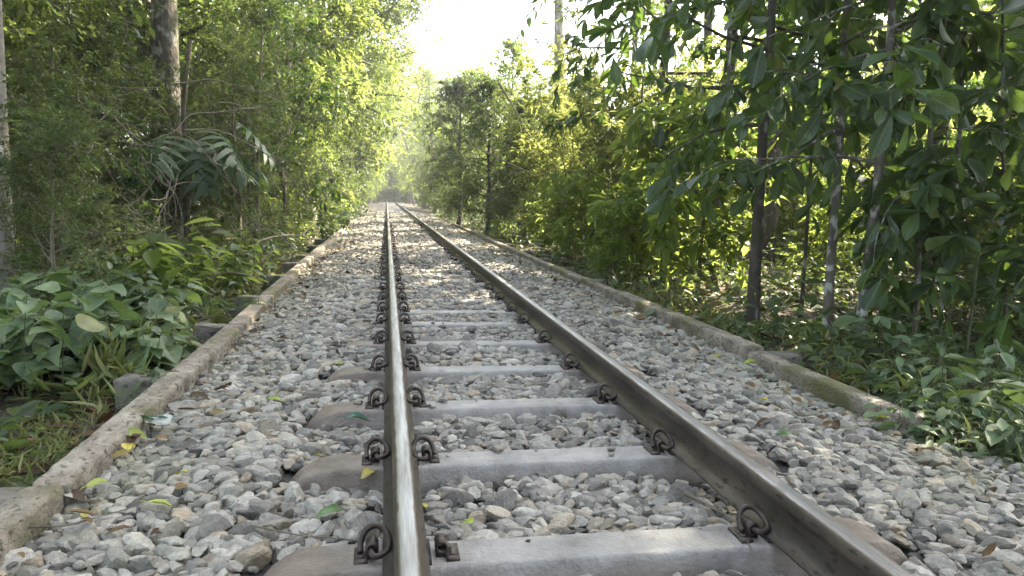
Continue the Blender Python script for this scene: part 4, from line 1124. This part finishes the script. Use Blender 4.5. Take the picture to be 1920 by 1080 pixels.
# undergrowth, leaf litter and grass nobody could count
def scatter_stuff():
    rng = np.random.default_rng(21)
    g = Geo()
    def verge(n, x0, x1, y0, y1):
        x = rng.uniform(x0, x1, n); y = y0 + (y1 - y0) * rng.random(n) ** 1.4
        return x, y
    LP, LD, LL, LW = [], [], [], []
    for (n, x0, x1, y0, y1, hmax) in ((9000, -4.6, -1.95, 6.2, 40, .55), (9000, 1.95, 5.5, 5.0, 42, .45), (1300, -4, -2.1, 3.2, 6.2, .2), (3500, 2.0, 5, 2.2, 6, .22), (5000, -9, -3.4, 4, 16, .8), (5000, 4, 10, 4, 20, .7)):
        x, y = verge(n, x0, x1, y0, y1)
        cl = .5 + .5 * np.sin(x * 2.1 + 1.3 * y) * np.sin(1.7 * y - x)
        z = ground_z(x, y) + rng.random(n) ** 1.5 * hmax * (.35 + cl)
        LP.append(np.stack([x, y, z], 1)); a = rng.uniform(0, 6.28, n)
        LD.append(np.stack([np.cos(a), np.sin(a), rng.normal(.0, .35, n)], 1)); L = .085 * np.exp(rng.normal(0, .3, n)); LL.append(L); LW.append(L * .5)
    LP, LD, LL, LW = map(np.concatenate, (LP, LD, LL, LW))
    add_leaves(g, 'md', LP, LD, rng.normal(size=LP.shape) * .4 + [0, 0, 1], LL, LW, rng, 0, .15)
    tag(link('undergrowth', g.mesh('undergrowth', [M['small_leaf']])), 'low leafy undergrowth covering the forest floor beside the kerbs', 'undergrowth', kind='stuff')
    g = Geo()
    n = 16000
    x = np.where(rng.random(n) < .5, -rng.uniform(1.86, 7, n), rng.uniform(1.86, 8, n)); y = 1.2 + 24 * rng.random(n) ** 1.5
    m = 420
    k = np.arange(m); xx = (1.58 - np.abs(rng.normal(0, .13, m))) * np.where(rng.random(m) < .55, -1, 1); xx[:90] = rng.uniform(1.02, 1.6, 90) * np.where(rng.random(90) < .5, -1, 1)
    x[:m] = xx; y[:m] = rng.uniform(1.7, 16, m)
    a = rng.uniform(0, 6.28, n); L = .085 * np.exp(rng.normal(0, .35, n)); L[:m] *= .62
    add_leaves(g, 'md', np.stack([x, y, np.where(np.abs(x) < 1.7, bed_z(x, y) + .03, ground_z(x, y)) + rng.uniform(.005, .035, n)], 1), np.stack([np.cos(a), np.sin(a), rng.normal(0, .2, n)], 1), rng.normal(size=(n, 3)) * .35 + [0, 0, 1], L, L * .5, rng, 0, .3)
    tag(link('leaf_litter', g.mesh('leaf_litter', [M['dead_leaf']])), 'brown dead leaves strewn over the ground on both sides', 'leaf litter', kind='stuff')
    g = Geo()
    LP, LD, LL = [], [], []
    for (n, cx, cyy, sx, sy, h) in ((1100, -2.2, 3.2, .24, .42, .085), (350, -2.7, 3.6, .4, .5, .10), (260, -2.02, 4.35, .10, .22, .24), (500, 2.3, 3.6, .3, .7, .12), (700, 2.4, 6.5, .35, 1.6, .16), (600, -2.3, 8.5, .3, 2, .15)):
        x = rng.normal(cx, sx, n); y = rng.normal(cyy, sy, n); ok = np.abs(x) > 1.86
        x, y = x[ok], y[ok]; m = len(x)
        LP.append(np.stack([x, y, ground_z(x, y) + rng.random(m) * h * .7], 1)); LD.append(np.stack([rng.normal(0, .6, m), rng.normal(0, .6, m), rng.uniform(.1, .9, m)], 1)); LL.append(h * .75 * np.exp(rng.normal(0, .25, m)))
    LP, LD, LL = map(np.concatenate, (LP, LD, LL))
    add_leaves(g, 'strip', LP, LD, rng.normal(size=LP.shape) + [0, 0, .6], LL, LL * .085, rng, 0, .35)
    tag(link('grass', g.mesh('grass', [M['grass_blade']])), 'pale green grass tufts growing beside the kerbs', 'grass', kind='stuff')
scatter_stuff()

# fallen leaves on the stones, one by one
def fallen(px, py, z, L, wr, mat, label, yaw, pitch=.05, roll=.1, tpl='hi', curl=.3):
    g = Geo(); rg = np.random.default_rng(int(px))
    P_, fs = TPL[tpl]
    V = P_ * [L * wr, L, L]; V[:, 1] -= L / 2; V[:, 2] += curl * (V[:, 0] ** 2) / (L * wr) + rg.normal(0, .02 * L, len(V))
    g.add(V, fs, 0, P_ * [1, 1, 0] + [1, 0, 1])
    st = np.array([(0, -L / 2, 0), (0, -L * .62, .003), (.004, -L * .74, .002)])
    g.add(*tube(st, .0016, 4))
    o = link('fallen_leaf', g.mesh('fallen_leaf', [M[mat]]))
    w = to_world(px, py, z); o.location = w; o.rotation_euler = (pitch, roll, yaw)
    tag(o, label, 'leaf', 'single leaves fallen on the track')
FL = [(622, 958, -.015, .10, .42, 'fallen_green', 'green fallen leaf on the stones left of the left rail', -1.0),
      (872, 978, -.01, .06, .6, 'fallen_lime', 'lime heart-shaped leaf on the stones right of the left rail', .5),
      (690, 888, -.01, .085, .6, 'fallen_yellow', 'torn yellow leaf leaning against the left end of a sleeper', 2.6),
      (596, 853, .0, .035, .5, 'fallen_yellow', 'tiny yellow leaf above the second sleeper end', 1.2),
      (672, 782, -.01, .12, .36, 'fallen_teal', 'dark teal leaf beside the third sleeper end', -1.2),
      (514, 748, -.02, .075, .5, 'fallen_lime', 'pale lime leaf on the stones halfway to the left kerb', 1.4),
      (637, 682, -.02, .075, .5, 'fallen_lime', 'small lime leaf by the fourth sleeper end', -1.3),
      (248, 815, -.03, .12, .5, 'fallen_lime', 'large yellow-green leaf against the left kerb', -1.4),
      (240, 835, -.04, .07, .7, 'fallen_yellow', 'curled yellow leaf under the large one at the left kerb', .3),
      (288, 790, -.03, .15, .62, 'fallen_pale', 'crumpled silvery leaf by the left kerb', 1.0),
      (312, 783, -.02, .09, .4, 'fallen_teal', 'dark green leaf lying on the silvery one', -1.5),
      (268, 783, -.02, .09, .4, 'fallen_teal', 'dark green leaf between the silvery one and the kerb', 1.6),
      (183, 905, -.04, .075, .5, 'fallen_lime', 'olive leaf in the shade of the left kerb', -.8),
      (300, 942, -.025, .075, .42, 'fallen_lime', 'lime leaf lying flat among the lower left stones', -1.4),
      (130, 930, -.05, .12, .5, 'fallen_brown', 'dark brown curled leaf below the left kerb', 1.2),
      (158, 965, -.04, .03, .7, 'fallen_yellow', 'tiny yellow leaf fragment among the lower left stones', .2),
      (340, 885, -.03, .06, .5, 'fallen_yellow', 'dull yellow leaf on a stone near the left kerb', .9),
      (335, 845, -.03, .07, .4, 'fallen_brown', 'brown leaf stuck upright among stones on the left', 2.2),
      (1430, 748, -.02, .045, .7, 'fallen_yellow', 'yellow leaf on the stones right of the right rail', .8),
      (1652, 782, -.01, .06, .8, 'fallen_lime', 'round pale yellow leaf at the buried right kerb end', .4),
      (1408, 678, -.02, .11, .35, 'fallen_lime', 'long lime leaf on the stones before the lichen saplings', -1.3),
      (1470, 812, -.02, .07, .5, 'fallen_green', 'grey-green leaf on the stones beyond a sleeper end', 1.2),
      (1345, 668, -.02, .07, .5, 'fallen_yellow', 'faded yellow leaf near the right kerb', 1.7),
      (795, 945, -.02, .035, .6, 'fallen_yellow', 'brown-yellow leaf scrap against the left rail foot', .2)]
for i, f in enumerate(FL):
    px, py, z, L, wr, mat, lab, yaw = f
    fallen(px, py, z + .012, L, wr, mat, lab, yaw, pitch=(.1, -.15, .2)[i % 3], roll=(.2, -.1, .05, .3)[i % 4], tpl='heart' if wr > .55 else 'hi')
G = lambda px, py, z: tuple(to_world(px, py, z))
branch('dry_twig', [G(470, 985, -.01), G(560, 1003, .0), (G(620, 1008, .0)), G(690, 1016, .0)], .0028, 'thin straw-coloured twig lying before the nearest sleeper end', 'twig')
branch('thin_root', [G(1270, 915, -.02), G(1330, 950, -.01), G(1375, 975, .0), G(1400, 1012, .006), G(1418, 1048, -.01)], .0026, 'thin dark root trailing over the nearest sleeper by the right rail', 'root')
branch('dry_twig', [G(1285, 925, -.015), G(1310, 938, -.01), G(1345, 955, -.012)], .008, 'short thick dry stick inside the right rail', 'twig')
branch('dry_twig', [G(40, 990, -.03), G(120, 985, -.02), G(190, 968, -.02), (G(250, 950, -.025))], .003, 'thin dark twig across the stones at the lower left', 'twig')
branch('dry_twig', [G(255, 862, -.03), G(248, 840, .0), G(262, 822, .02)], .004, 'bent dark twig standing by the left kerb leaves', 'twig')
